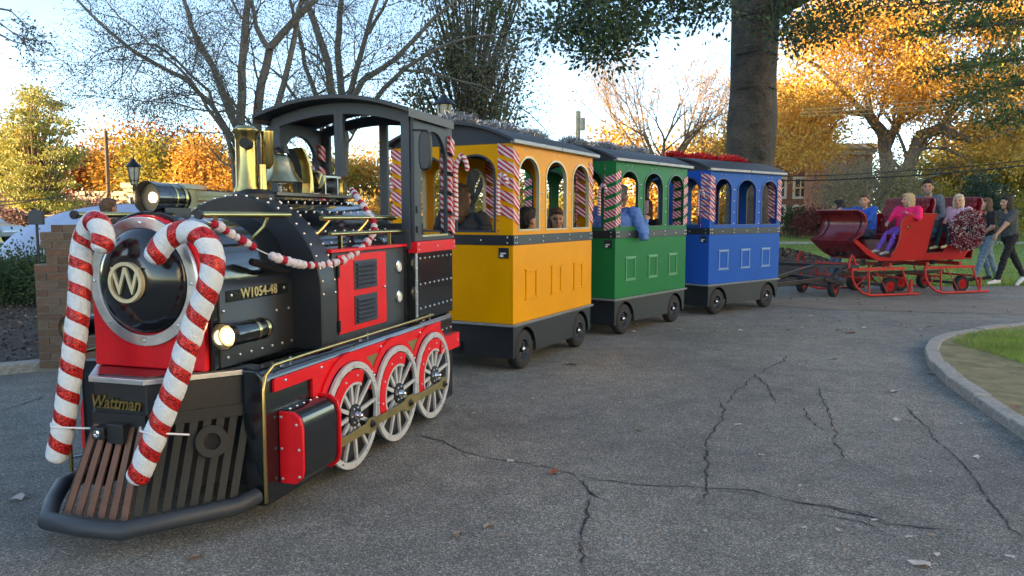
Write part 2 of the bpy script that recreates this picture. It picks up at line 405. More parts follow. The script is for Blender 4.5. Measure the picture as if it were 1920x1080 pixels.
def leafmat(name, c, tr=.35, rough=.6):
    m = mat(name, c, rough, var=.22, vscale=1.5); n = m.node_tree; b = n.nodes['Principled BSDF']; out = n.nodes['Material Output']
    t = n.nodes.new('ShaderNodeBsdfTranslucent'); mx = n.nodes.new('ShaderNodeMixShader'); mx.inputs[0].default_value = tr
    src = b.inputs['Base Color'].links[0].from_socket; n.links.new(src, t.inputs[0])
    n.links.new(b.outputs[0], mx.inputs[1]); n.links.new(t.outputs[0], mx.inputs[2]); n.links.new(mx.outputs[0], out.inputs[0])
    return m
GR = [leafmat('grass_blade_a', (.17,.30,.04)), leafmat('grass_blade_b', (.22,.36,.06)), leafmat('grass_blade_c', (.30,.32,.09))]
g = np.random.default_rng(9)
def blades(name, P, h, wd, seed, parent=None):
    g = np.random.default_rng(seed); n = len(P); a = g.uniform(0, 2*PI, n); H_ = h*g.uniform(.5, 1.3, n)
    d = np.stack([np.cos(a), np.sin(a), 0*a], 1)*wd; ln = g.normal(size=(n, 3))*h*.45; ln[:, 2] = 0
    V = np.empty((n, 3, 3)); V[:, 0] = P-d; V[:, 1] = P+d; V[:, 2] = P+ln; V[:, 2, 2] += H_
    o = npmesh(name, V.reshape(-1, 3), np.arange(n*3).reshape(n, 3), GR, g.integers(0, 3, n), parent); return tag(o, kind='stuff')
# island grass, thicker away from the kerb
P = np.stack([g.uniform(4.3, 8.5, 90000), g.uniform(3.6, 8.3, 90000), np.full(90000, .060)], 1)
from mathutils.geometry import intersect_point_tri_2d
poly = np.array([(p.x, p.y) for p in K]+[(9.5,2.2),(9.5,8.6)])
def inside(P, poly):
    x, y = P[:, 0], P[:, 1]; c = np.zeros(len(P), bool); j = len(poly)-1
    for i in range(len(poly)):
        xi, yi = poly[i]; xj, yj = poly[j]; k = ((yi > y) != (yj > y)) & (x < (xj-xi)*(y-yi)/(yj-yi+1e-12)+xi); c ^= k; j = i
    return c
ins = inside(P, poly); 
dk = np.min(np.linalg.norm(P[:, None, :2]-np.array([(p.x, p.y) for p in K])[None], axis=2), axis=1) if False else None
def dseg(P, L):
    D = np.full(len(P), 1e9)
    for a, b_ in zip(L[:-1], L[1:]):
        a = np.array(a[:2]); b_ = np.array(b_[:2]); ab = b_-a; t = np.clip(((P[:, :2]-a)@ab)/(ab@ab), 0, 1); D = np.minimum(D, np.linalg.norm(P[:, :2]-(a+t[:, None]*ab), axis=1))
    return D
dk = dseg(P, K); nzv = np.array([mnoise.noise(Vector((p[0]*1.7, p[1]*1.7, 0))) for p in P])
keep = ins & (dk > .2) & (g.random(len(P)) < np.clip((dk-.17+nzv*.30)/.35, .45, 1))
blades('island_grass', P[keep], .05, .004, 3)
xs = g.uniform(-2, 34, 110000); ys = 14.5+32*g.random(110000)**1.9
blades('lawn_grass', np.stack([xs, ys, np.full(110000, -.01)], 1), .055, .012, 5)
# wood chips and litter on the bed
n_ = 16000; P = np.stack([g.uniform(-9, -1.8, n_), g.uniform(4.2, 13, n_), g.uniform(.052, .075, n_)], 1)
bedpoly = np.array([(-9.5,4.0),(-6.5,5.2),(-5.05,5.9),(-4.1,6.7),(-3.25,8.2),(-2.5,10.6),(-1.9,15.2),(-14,15)])
P = P[inside(P, bedpoly)]
CH = [mat('chip_dark', (.05,.035,.025), .9), mat('chip_mid', (.11,.075,.05), .9), mat('chip_pale', (.26,.20,.14), .9), mat('chip_grey', (.34,.32,.29), .9)]
mi = np.random.default_rng(2).choice(4, len(P), p=[.5,.33,.12,.05])
scatter_cards('mulch_chips', P, .05, CH, 'stuff', flat=.25, seed=8, aspect=.7, mi=mi)

# fallen leaves, each a thing
def leafmesh(seed, s=.05):
    rn = random.Random(seed); mb = MB(); n = 9; rim = []
    for i in range(n):
        a = 2*PI*i/n; rr = s*(1 if i % 2 == 0 else .62)*rn.uniform(.8, 1.15); rim.append((math.cos(a)*rr*1.15, math.sin(a)*rr*.75, .004+abs(math.sin(a*1.5+seed))*s*.28))
    mb.add([(0, 0, .006)]+rim, [(0, i+1, (i+1) % n+1) for i in range(n)])
    mb.cyl((s*1.0, 0, .006), (s*1.7, s*.15, .01), .0012, n=3)
    return mb
LM = [leafmat('fallen_leaf_tan', (.36,.27,.19), .15), leafmat('fallen_leaf_pale', (.55,.48,.42), .1), leafmat('fallen_leaf_brown', (.24,.12,.06), .15), leafmat('fallen_leaf_rust', (.38,.10,.03), .2)]
lproto = []
for k in range(4):
    o = leafmesh(k).build('fallen_leaf', LM[k], smooth=60); lproto.append(o)
spec = [((37,935),1,1.0,'pale curled fallen leaf on the asphalt left of the bumper bar'),((957,865),1,.55,'small pale fallen leaf lying on the long crack in the road'),((1038,886),3,.75,'rust orange fallen leaf beside the long crack in the road'),
 ((919,985),0,.75,'tan fallen leaf alone on the bare asphalt near the bottom middle'),((856,1003),0,.7,'tan fallen leaf just left of and nearer than the lone tan one'),((1198,807),0,.8,'tan fallen leaf in the middle of the grey road'),
 ((1384,797),1,.6,'pale fallen leaf right of the crack that runs down the road'),((1724,1060),1,1.0,'big whitish fallen leaf at the bottom right of the picture'),((1832,858),1,.6,'pale fallen leaf right of the diagonal crack near the kerb'),
 ((1070,683),0,1.2,'tan fallen leaf on the road beside the yellow carriage'),((1000,660),0,.9,'tan fallen leaf nearest the front wheel of the yellow carriage'),((365,1048),2,.6,'brown fallen leaf in front of the bumper bar'),
 ((1680,788),1,.7,'pale fallen leaf just left of the upper end of the diagonal crack'),((1675,735),1,.9,'pale oblong fallen leaf on the road below the kerb bend'),((1752,702),0,1.1,'tan fallen leaf lying against the bend of the kerb'),
 ((1593,625),3,1.3,'rust red fallen leaf on the dusty strip of road'),((1563,674),1,.9,'greenish pale fallen leaf in the middle of the road right of the train'),((1903,765),2,1.0,'brown fallen leaf on the island soil beside the kerb')]
used = [False]*4; rn = random.Random(12)
def place_leaf(k, p, s, lab, grp=None):
    if not used[k]: o = lproto[k]; used[k] = True
    else: o = copy_obj(lproto[k])
    o.location = p; o.rotation_euler = (rn.uniform(-.15, .15), rn.uniform(-.15, .15), rn.uniform(0, 6.28)); o.scale = (s*.9,)*3
    for kk in ('group',): 
        if kk in o: del o[kk]
    tag(o, lab, 'leaf', grp)
for (px, py), k, s, lab in spec: place_leaf(k, gp(px, py, .003 if py != 765 else .078), s, lab)
cnt = 0
while cnt < 130:
    if rn.random() < .62: px, py = rn.uniform(1150, 1900), rn.uniform(552, 625)
    else: px, py = rn.uniform(880, 1900), rn.uniform(620, 1050)
    p = gp(px, py, .005)
    if px > 1700+abs(py-665)*.9 and 600 < py < 830: continue
    if px < 1480 and py < 600: continue
    place_leaf(rn.choice([0,1,1,0,2]), p, rn.uniform(.45, .95) if py < 640 else rn.uniform(.22, .42), 'small tan or pale fallen leaf scattered loose on the grey road', 'small leaves scattered over the road'); cnt += 1

#@@TRAIN
# ------------------------------------------------------------------ locomotive (X right, Y back, Z up, origin under the first drive axle)
TH = R(17.0); Lp = np.array([-.8254, 3.8221, 0]); Rv = np.array([math.cos(TH), -math.sin(TH), 0]); Bv = np.array([math.sin(TH), math.cos(TH), 0])
LO = Lp-.515*Rv
def LW(x, y, z): return Vector(LO+x*Rv+y*Bv+np.array((0, 0, z)))
loco = root('mini_locomotive', 'black and red miniature steam locomotive with brass fittings pulling the train', 'locomotive', Vector(LO), -TH)
def rivets(name, pts, nrm, r, m, parent):
    mb = MB()
    for p in pts: mb.lathe([(r, 0), (r*.85, r*.5), (r*.4, r*.75)], p, nrm, 7)
    o = mb.build(name, m, parent); return tag(o, kind='stuff')
ZB, ZT = .12, .485
TOP = [(-.40,-.60),(-.13,-.93),(.13,-.93),(.40,-.60)]; BOT = [(-.44,-.76),(-.175,-1.075),(.16,-1.075),(.42,-.75)]
# frame and fascia
mb = MB()
mb.prism([(-.40,-.55),(-.40,-.60),(-.13,-.93),(.13,-.93),(.40,-.60),(.40,-.55)], .486, .625, PZ)
mb.build('front_fascia', BLACK2, loco, bevel=.006)
mb = MB(); mb.prism([(-.42,-.55),(-.42,-.60),(-.137,-.95),(.137,-.95),(.42,-.60),(.42,-.55)], .627, .650, PZ)
mb.build('deck_edge', SILVER, loco, bevel=.003)
mb = MB(); mb.prism([(-.39,-.55),(-.39,-.62),(-.12,-.915),(.12,-.915),(.39,-.62),(.39,-.55)], .651, .655, PZ); mb.build('deck', BLACK, loco)
mb = MB(); mb.box(-.36, .36, -.54, 1.45, .10, .42); mb.prism([(-.30,-.53),(-.1,-.74),(.1,-.74),(.3,-.53)], .13, .44, PZ); mb.build('underframe', DARKIN, loco)
# slats of the pilot, one by one
def lerp(a, b_, t): return tuple(a[i]+(b_[i]-a[i])*t for i in range(len(a)))
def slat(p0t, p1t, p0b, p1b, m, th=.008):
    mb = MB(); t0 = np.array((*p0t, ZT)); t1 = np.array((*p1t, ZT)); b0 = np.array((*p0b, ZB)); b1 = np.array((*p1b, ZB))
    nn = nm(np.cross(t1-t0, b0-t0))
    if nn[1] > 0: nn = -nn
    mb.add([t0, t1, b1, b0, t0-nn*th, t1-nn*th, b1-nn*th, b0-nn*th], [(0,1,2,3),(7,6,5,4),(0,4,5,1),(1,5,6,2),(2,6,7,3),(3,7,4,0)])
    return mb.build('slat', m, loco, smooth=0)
SLATG = mat('dark_green_grey_slat', (.014,.018,.019), .55, var=.1, spec=.3)
for (a, b_, n_, ms) in ((1, 2, 6, REFLSLAT), (2, 3, 8, SLATG), (0, 1, 8, BLACK2)):
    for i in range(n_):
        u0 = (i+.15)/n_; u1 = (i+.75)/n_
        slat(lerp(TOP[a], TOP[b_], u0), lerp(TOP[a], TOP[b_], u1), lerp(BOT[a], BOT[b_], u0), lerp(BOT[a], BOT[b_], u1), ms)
for (a, b_) in ((1, 2), (2, 3), (0, 1)):
    pass
for a, b_ in ((0,1),(1,2),(2,3)):
    mb = MB(); t = .02; mb.bar((*lerp(TOP[a], BOT[a], t), ZT+(ZB-ZT)*t), (*lerp(TOP[b_], BOT[b_], t), ZT+(ZB-ZT)*t), .02, .05); mb.build('pilot_rail', BLACK2, loco)
# lamp hole ring on the right wing of the pilot
c0 = np.array((*lerp(lerp(TOP[2], TOP[3], .62), lerp(BOT[2], BOT[3], .62), .33), ZT-.33*(ZT-ZB)))
nr = nm(np.cross(np.array((*TOP[3], ZT))-np.array((*TOP[2], ZT)), np.array((*BOT[2], ZB))-np.array((*TOP[2], ZT)))); nr = nr if nr[1] < 0 else -nr
mb = MB(); mb.lathe([(.034,-.012),(.066,-.012),(.066,.006),(.034,.006),(.034,-.012)], c0+nr*.022, nr, 24, cap=False); mb.build('fog_lamp_ring', SLATG, loco)
mb = MB(); mb.lathe([(.036,-.012),(.001,-.012)], c0+nr*.022, nr, 20); mb.build('fog_lamp_hole', DARKIN, loco)
# bumper tube
mb = MB(); mb.tube([(-.47,-.66,.115),(-.47,-.80,.11),(-.33,-.98,.108),(-.19,-1.13,.105),(0,-1.145,.105),(.165,-1.13,.105),(.29,-.97,.108),(.435,-.79,.11),(.45,-.68,.115)], .035, 16)
BUMP = mat('bumper_powder_coat', (.030,.038,.046), .5, var=.1, bump=.05, bscale=120)
mb.build('bumper_bar', BUMP, loco, smooth=60)
# camera bracket under the fascia
mb = MB(); mb.box(-.085, -.025, -1.0, -.935, .405, .455); mb.box(-.024, .055, -.985, -.93, .39, .47); mb.build('camera_bracket', BLACK2, loco, bevel=.005)
mb = MB(); mb.lathe([(.017,0),(.017,.006),(.010,.008),(.010,.003),(.001,.003)], (-.055,-1.0,.43), (0,-1,0), 16); mb.build('camera_lens', CHROME, loco)
text_mesh('Wattman', .074, .006, BRASS, 'name_lettering', loco, (-.016,-.937,.544), (PI/2,0,0), shear=.28, sx=.88, bold=.0015)
mb = MB(); mb.bar((-.115,-.934,.522), (.075,-.934,.522), .006, .005, up=(0,0,1)); mb.build('lettering_bar', BRASS, loco)
# front plate and smokebox
fp = [(-.285,.655),(.285,.655)]+circ(.285, 24, (0,1.02), a0=0, a1=PI, end=True)
mb = MB(); mb.prism(fp, -.765, -.735, PY); mb.build('front_plate', RED, loco, bevel=.008)
mb = MB(); mb.prism([(-.305,.655),(.305,.655)]+circ(.305, 28, (0,1.02), a0=0, a1=PI, end=True), -.735, -.68, PY); mb.build('smokebox_rim', BLACK, loco, bevel=.008)
mb = MB(); mb.ring(circ(.272, 48, (0,1.025)), circ(.225, 48, (0,1.025)), -.785, -.765, PY); mb.build('front_ring', SILVER, loco, bevel=.003)
rivets('ring_screws', [(.248*math.cos(a), -.785, 1.025+.248*math.sin(a)) for a in np.linspace(0, 2*PI, 9)[:-1]], (0,-1,0), .008, SILVER, loco)
mb = MB(); mb.lathe([(.225,-.01),(.224,.01),(.214,.03),(.188,.052),(.155,.072),(.115,.086),(.098,.090),(.0,.094)], (0,-.765,1.03), (0,-1,0), 48); mb.build('smokebox_door', BLACK, loco, smooth=60)
mb = MB(); mb.ring(circ(.084, 40, (0,1.03)), circ(.069, 40, (0,1.03)), -.880, -.858, PY); mb.build('badge_ring', CREAM, loco)
mb = MB(); mb.prism(circ(.070, 32, (0,1.03)), -.868, -.856, PY); mb.build('badge_disc', BLACK, loco)
text_mesh('W', .158, .006, CREAM, 'badge_letter', loco, (0,-.872,1.030), (PI/2,0,0), sx=.86, bold=.001)
# barrel
mb = MB(); mb.lathe([(.29,0),(.29,.60)], (0,-.70,1.015), (0,1,0), 48)
mb.build('smokebox_barrel', mat('rippled_black_wrap', (.008,.011,.013), .12, coat=.6, bump=.35, bscale=4.5, var=.1), loco)
sp = [(-.315,.655),(.315,.655),(.315,.985),(.285,1.03),(-.285,1.03),(-.315,.985)]
mb = MB(); mb.prism(sp, -.70, -.08, PY); mb.build('smokebox_saddle', BLACK2, loco, bevel=.01)
for s_ in (1, -1):
    mb = MB(); mb.box(.315*s_, (.318)*s_, -.66, -.20, .935, .985); mb.build('number_panel', BLACK, loco)
text_mesh('W1054-48', .062, .003, GOLD, 'number_lettering', loco, (.3195,-.43,.962), (PI/2,0,PI/2), bold=.0006)
rivets('saddle_rivets', [(.316,y,.70) for y in np.linspace(-.66,-.1,8)]+[(.316,y,.86) for y in np.linspace(-.3,-.1,3)]+[(.316,-.68,z) for z in (.78,.90)]+[(.316,y,.962) for y in (-.625,-.235)], (1,0,0), .008, SILVER, loco)
# big bulkhead band and main boiler
def archsec(r, zc, zb, n=28): return [(-r, zb), (r, zb)]+circ(r, n, (0, zc), a0=0, a1=PI, end=True)
mb = MB(); mb.prism(archsec(.475, .925, .655), -.16, -.02, PY); mb.build('boiler_band', BLACK2, loco, bevel=.008)
mb = MB(); mb.prism(archsec(.385, 1.005, .655, 40), -.02, .88, PY); mb.build('boiler', MATS['rippled_black_wrap'], loco)
bp_ = []
for y in (-.145, -.035): bp_ += [(.476*math.cos(a), y, .925+.476*math.sin(a)) for a in np.linspace(0, PI, 25)]
mb = MB()
for p in bp_: mb.ell(p, (.007,.007,.007), 6, 4)
for a in np.linspace(R(55), R(125), 5):
    for y in np.linspace(.05, .84, 11): mb.ell((.386*math.cos(a), y, 1.005+.386*math.sin(a)), (.006,.006,.006), 6, 4)
for a in (R(24), R(34)):
    for y in np.linspace(.05, .84, 9): mb.ell((.386*math.cos(a), y, 1.005+.386*math.sin(a)), (.006,.006,.006), 6, 4)
tag(mb.build('boiler_rivets', SILVER, loco), kind='stuff')
# engine side boxes with red ledge, louvred red door and gauges
for s_ in (1, -1):
    X = lambda a: a*s_
    mb = MB(); mb.prism([(-.02,.655),(1.0,.655),(1.0,1.115),(-.02,1.115)] if 0 else [(.02,.655),(.90,.655),(.90,1.115),(.02,1.115)], X(.30), X(.430), PX); mb.build('side_box', GREYBLK if s_ > 0 else BLACK2, loco, bevel=.005)
    mb = MB(); mb.box(X(.30), X(.450), -.02, .89, 1.117, 1.133); mb.build('ledge', RED, loco, bevel=.002)
    mb = MB(); mb.box(X(.431), X(.439), .065, .605, .695, 1.102); d = mb.build('louvred_door', RED, loco, bevel=.003)
    for z0 in (.735, .92):
        mb = MB(); mb.box(X(.439), X(.443), .225, .485, z0-.01, z0+.145); f_ = mb.build('louvre_panel', GREYBLK, d, bevel=.002)
    mb = MB()
    for z0 in (.735, .92):
        for k in range(6): mb.add([(X(.443), .245, z0+.005+k*.023), (X(.443), .465, z0+.005+k*.023), (X(.458), .465, z0+.001+k*.023), (X(.458), .245, z0+.001+k*.023), (X(.443), .245, z0+.019+k*.023), (X(.443), .465, z0+.019+k*.023)], [(3,2,1,0),(2,3,4,5),(0,4,3),(1,2,5)])
    tag(mb.build('louvre_blades', GREYBLK, d), kind='stuff')
    for z in (.74, 1.02):
        mb = MB(); mb.cyl((X(.442), .06, z-.03), (X(.442), .06, z+.03), .008, n=8); mb.build('hinge', BLACK2, d)
    mb = MB(); mb.lathe([(.008,0),(.008,.012),(.004,.014)], (X(.439), .565, .90), (s_,0,0), 10); mb.build('door_knob', CHROME, d)
    for z in (1.0, .82):
        mb = MB(); mb.lathe([(.040,0),(.040,.008),(.030,.012),(.030,.006)], (X(.430), .78, z), (s_,0,0), 20, cap=False); gg = mb.build('marker_lamp', CHROME, loco)
        mb = MB(); mb.lathe([(.030,.006),(.02,.012),(.001,.014)], (X(.430), .78, z), (s_,0,0), 18); mb.build('lens', mat('white_lens', (.75,.78,.74), .15), gg)
    # skirt with rounded top, from the nose to behind the cab
    sk = [(.38,.06),(.485,.06),(.485,.60),(.475,.632),(.45,.652),(.38,.655)]
    mb = MB(); mb.prism([(X(a), b_) for a, b_ in sk], -.66, 1.52, PY); mb.build('skirt', BLACK, loco, bevel=.012)
    # brass piping
    mb = MB(); mb.tube([(X(.515),-.705,.10),(X(.515),-.705,.30),(X(.515),-.70,.58),(X(.515),-.685,.64),(X(.515),-.63,.672),(X(.515),-.4,.676),(X(.515),1.10,.676)], .0085, 10); pr = mb.build('handrail', BRASS, loco, smooth=60)
    for y in (-.50, .22, 1.05):
        mb = MB(); mb.cyl((X(.47), y, .64), (X(.47), y, .652), .012, n=10); mb.cyl((X(.515), y, .65), (X(.515), y, .69), .006, n=8); mb.cyl((X(.465), y, .652), (X(.515), y, .672), .005, n=8); mb.build('stanchion', CHROME, pr)
    mb = MB(); mb.cyl((X(.485),-.66,.20), (X(.515),-.705,.20), .006, n=8); mb.build('stanchion', CHROME, pr)
    # red valance with wheel arches
    mb = MB(); mb.prism([(-.60,.548),(-.60,.596),(-.59,.606),(1.27,.612),(1.27,.560),(.9,.550)], X(.486), X(.500), PX); mb.build('valance', RED, loco, bevel=.003)
    for yc in (.03, .545, 1.07):
        ou = [(yc+.315*math.cos(a), .30+.315*math.sin(a)) for a in np.linspace(R(20), R(165), 24)]; inn = [(yc+.272*math.cos(a), .30+.272*math.sin(a)) for a in np.linspace(R(165), R(20), 24)]
        mb = MB(); P_ = ou+inn; n_ = 24; v = [(X(w_), u, q) for w_ in (.49, .512) for u, q in ou+inn[::-1]]; f = []
        for i in range(n_-1): f += [(i, i+1, n_+i+1, n_+i), (2*n_+i, 3*n_+i, 3*n_+i+1, 2*n_+i+1), (i, 2*n_+i, 2*n_+i+1, i+1), (n_+i, n_+i+1, 3*n_+i+1, 3*n_+i)]
        f += [(0, n_, 3*n_, 2*n_), (n_-1, 3*n_-1, 4*n_-1, 2*n_-1)]
        mb.add(v, f); mb.build('wheel_arch', RED, loco)
        # recessed dark wheel well
        mb = MB(); mb.prism(circ(.275, 28, (yc, .30)), X(.486), X(.489), PX); mb.build('wheel_well', DARKIN, loco)
    for y0, y1 in ((.18, .42), (.70, .94)):
        mb = MB(); mb.prism([(y0+.02,.555),(y1,.558),(y1-.09,.43),(y1-.11,.43)], X(.500), X(.506), PX); mb.build('brass_gusset', BRASSD, loco, bevel=.002)
        mb = MB(); mb.prism([(y0,.57),(y1+.02,.57),(y1-.07,.39),(y1-.13,.39)], X(.486), X(.499), PX); mb.build('gusset', RED, loco)
    mb = MB(); mb.prism([(-.30,.555),(-.16,.555),(-.235,.36),(-.30,.36)], X(.487), X(.501), PX); mb.build('arch_leg', RED, loco)
    rivets('valance_rivets', [(X(.500), y, .585) for y in (-.52,-.22,.10,.40,.66,.93,1.2)]+[(X(.512), yc+.293*math.cos(a), .30+.293*math.sin(a)) for yc in (.03,.545,1.07) for a in (R(35), R(150))], (s_,0,0), .009, SILVER, loco)
    # drive wheels: rim, spokes, counterweight, hub
    for yc in (.03, .545, 1.07):
        rim = MB(); rim.ring(circ(.272, 56, (yc, .295)), circ(.238, 56, (yc, .295)), X(.517), X(.535), PX); wo_ = rim.build('drive_wheel', SILVERP, loco, bevel=.002)
        for k in range(12):
            a = 2*PI*k/12+.12; c, s2 = math.cos(a), math.sin(a)
            mb = MB(); mb.prism([(yc+.045*c-.011*s2, .295+.045*s2+.011*c), (yc+.235*c-.008*s2, .295+.235*s2+.008*c), (yc+.235*c+.008*s2, .295+.235*s2-.008*c), (yc+.045*c+.011*s2, .295+.045*s2-.011*c)], X(.519), X(.532), PX); mb.build('spoke', SILVERP, wo_)
        mb = MB(); a0, a1 = R(62), R(205); ou = [(yc+.232*math.cos(a), .295+.232*math.sin(a)) for a in np.linspace(a0, a1, 26)]; inn = [(yc+.165*math.cos(a), .295+.165*math.sin(a)) for a in np.linspace(a0, a1, 26)]
        n_ = 26; v = [(X(w_), u, q) for w_ in (.520, .5365) for u, q in ou+inn]; f = []
        for i in range(n_-1): f += [(i, i+1, n_+i+1, n_+i), (2*n_+i, 3*n_+i, 3*n_+i+1, 2*n_+i+1), (i, 2*n_+i, 2*n_+i+1, i+1), (n_+i, n_+i+1, 3*n_+i+1, 3*n_+i)]
        f += [(0, n_, 3*n_, 2*n_), (n_-1, 3*n_-1, 4*n_-1, 2*n_-1)]
        mb.add(v, f); mb.build('counterweight', RED, wo_)
        mb = MB(); ou = [(yc+.168*math.cos(a), .295+.168*math.sin(a)) for a in np.linspace(a0, a1, 26)]; inn = [(yc+.155*math.cos(a), .295+.155*math.sin(a)) for a in np.linspace(a0, a1, 26)]
        v = [(X(w_), u, q) for w_ in (.520, .5375) for u, q in ou+inn]; mb.add(v, f); mb.build('counterweight_edge', SILVERP, wo_)
        mb = MB(); mb.prism(circ(.058, 24, (yc, .295)), X(.520), X(.542), PX); h_ = mb.build('hub', BLACK2, wo_, bevel=.003)
        mb = MB(); mb.lathe([(.020,0),(.020,.01),(.012,.02),(.012,.035),(.006,.04)], (X(.542), yc, .295), (s_,0,0), 12); mb.build('axle_cap', CHROME, wo_)
        rivets('rim_rivets', [(X(.5365), yc+.252*math.cos(a), .295+.252*math.sin(a)) for a in np.linspace(0, 2*PI, 13)[:-1]]+[(X(.537), yc+.2*math.cos(a), .295+.2*math.sin(a)) for a in (R(80), R(115), R(150), R(185))]+[(X(.543), yc+.04*math.cos(a), .295+.04*math.sin(a)) for a in np.linspace(0, 2*PI, 7)[:-1]], (s_,0,0), .0065, SILVER, wo_)
    # connecting rod
    mb = MB(); mb.prism([(-.24,.222),(.10,.232),(.13,.250),(.20,.250),(.24,.236),(.56,.240),(.60,.262),(.68,.262),(.72,.242),(1.10,.246),(1.14,.262),(1.19,.262),(1.22,.240),(1.22,.205),(1.19,.186),(1.14,.186),(1.10,.204),(.72,.200),(.68,.176),(.60,.176),(.56,.198),(.24,.196),(.20,.172),(.13,.172),(.10,.186),(-.24,.180)], X(.553), X(.563), PX); cr_ = mb.build('connecting_rod', BRASSD, loco, bevel=.002)
    for y in (.165, .64, 1.165):
        mb = MB(); mb.lathe([(.022,0),(.022,.006),(.012,.008),(.010,.02),(.004,.024)], (X(.563), y, .218), (s_,0,0), 12); mb.build('crank_pin', BLACK2, cr_)
    # cylinder box
    cy = [(X(.486),.13),(X(.56),.13),(X(.595),.16),(X(.605),.20),(X(.605),.385),(X(.592),.43),(X(.56),.455),(X(.486),.46)]
    mb = MB(); mb.prism(cy, -.54, -.26, PY); cb = mb.build('cylinder_box', BLACK, loco, bevel=.004)
    big_ = [(X(.486),.118),(X(.565),.118),(X(.603),.15),(X(.616),.195),(X(.616),.39),(X(.602),.44),(X(.565),.468),(X(.486),.472)]
    mb = MB(); mb.prism(big_, -.26, -.245, PY); mb.build('end_flange', RED, cb, bevel=.002)
    mb = MB(); mb.prism([(X(.487),.135),(X(.565),.135),(X(.597),.165),(X(.603),.20),(X(.603),.385),(X(.59),.43),(X(.56),.452),(X(.487),.455)], -.558, -.54, PY); mb.build('end_plate', RED, cb, bevel=.003)
    rivets('end_rivets', [(X(.50),-.558,.43),(X(.575),-.558,.40),(X(.50),-.558,.29),(X(.585),-.558,.29),(X(.585),-.558,.17),(X(.50),-.558,.155)], (0,-1,0), .008, SILVER, cb)
    rivets('top_rivets', [(X(.52), y, .46) for y in np.linspace(-.52,-.30,5)], (0,0,1), .007, SILVER, cb)
    # brass rails along the boiler
    mb = MB(); mb.cyl((X(.315),-.80,1.305), (X(.315),-.17,1.305), .0135, n=12); r1 = mb.build('upper_handrail', BRASS, loco)
    mb = MB(); mb.cyl((X(.315),-.815,1.305), (X(.315),-.80,1.305), .019, n=12); mb.build('end_cap', BLACK2, r1)
    for y in (-.70, -.34):
        mb = MB(); mb.tube([(X(.315),y,1.295),(X(.30),y-.015,1.25),(X(.24),y-.03,1.19)], .008, 8); mb.build('bracket', BRASS, r1)
    mb = MB(); mb.cyl((X(.375),.02,1.29), (X(.375),.87,1.29), .0135, n=12); r1 = mb.build('upper_handrail', BRASS, loco)
    for y in (.06, .48):
        mb = MB(); mb.tube([(X(.375),y+.04,1.28),(X(.36),y,1.24),(X(.33),y-.03,1.20)], .008, 8); mb.build('bracket', BRASS, r1)
    mb = MB(); mb.cyl((X(.432),.0,1.21), (X(.432),.88,1.21), .011, n=12); r1 = mb.build('lower_handrail', BRASS, loco)
    for y in (.10, .66):
        mb = MB(); mb.bar((X(.432),y,1.133), (X(.432),y,1.20), .022, .01); mb.build('post', BRASS, r1)
    # side headlamp
    mb = MB(); mb.lathe([(.044,.0),(.047,.02),(.047,.24),(.04,.26)], (X(.395),-.76,.812), (0,1,0), 24, cap=False); hl = mb.build('side_headlamp', BLACK, loco)
    for pr_, mm_ in (([(.046,.0),(.055,-.03),(.058,-.03),(.050,.012),(.048,.012)], 'lamp_hood'), ([(.0485,.15),(.0485,.17)], 'brass_band'), ([(.0485,.215),(.0485,.235)], 'brass_band')):
        mb = MB(); mb.lathe(pr_, (X(.395),-.76,.812), (0,1,0), 24, cap=False); mb.build(mm_, BRASS if mm_ == 'brass_band' else BLACK, hl)
    mb = MB(); mb.lathe([(.045,.002),(.032,.022),(.02,.034),(.001,.036)], (X(.395),-.76,.812), (0,1,0), 24, cap=False); mb.build('reflector', MATS.get('lamp_reflector') or mat('lamp_reflector', (.20,.17,.12), .35, .8), hl)
    mb = MB(); mb.ell((X(.395),-.748,.812), (.020,.014,.020), 16, 8); mb.build('bulb', LAMP, hl)
    mb = MB(); mb.bar((X(.31),-.60,.79), (X(.37),-.60,.80), .05, .02); mb.build('mount', BLACK2, hl)
    # cab side
    hole = archpoly(.985, 1.405, 1.185, 1.83, .20)
    mb = MB(); mb.holed((.885, 1.505, 1.145, 1.895), hole, X(.470), X(.496), PX); cs = mb.build('cab_side', GREYBLK, loco, bevel=.003)
    mb = MB(); mb.box(X(.44), X(.494), .885, 1.505, .655, 1.075); mb.build('lower_cab_side', BLACK, loco, bevel=.004)
    mb = MB(); mb.box(X(.45), X(.512), .88, 1.515, 1.076, 1.145); mb.build('red_band', RED, loco, bevel=.003)
    mb = MB(); mb.box(X(.486), X(.53), 1.20, 1.535, .405, .505); mb.build('tail_block', RED, loco, bevel=.003)
    mb = MB(); mb.box(X(.494), X(.50), .885, .91, .66, 1.075); mb.build('edge_strip', SILVER, loco)
    rivets('cab_rivets', [(X(.494), y, z) for z in (.73,.88,1.04) for y in np.linspace(.96,1.47,8)]+[(X(.500), .898, z) for z in np.linspace(.69,1.05,6)]+[(X(.486), y, .545) for y in np.linspace(1.33,1.48,3)], (s_,0,0), .0075, SILVER, loco)
    rivets('band_rivets', [(X(.512), y, z) for y in (.905, 1.49) for z in (1.095,1.128)]+[(X(.512), 1.2, 1.11)]+[(X(.53), y, .455) for y in (1.22,1.5)], (s_,0,0), .007, SILVER, loco)
    mb = MB(); mb.box(X(.496), X(.502), .985, 1.405, 1.172, 1.184); mb.build('sill_strip', mat('gold_pinstripe', (.7,.6,.35), .3, .8), loco)
    for z in (1.22, 1.34):
        mb = MB(); mb.box(X(.496), X(.506), .905, .935, z-.02, z+.02); mb.build('cab_hinge', BLACK2, loco, bevel=.002)
    # oval mirror
    mb = MB(); mb.bar((X(.49), .885, 1.81), (X(.60), .85, 1.80), .012, .012); mi_ = mb.build('mirror', BLACK2, loco)
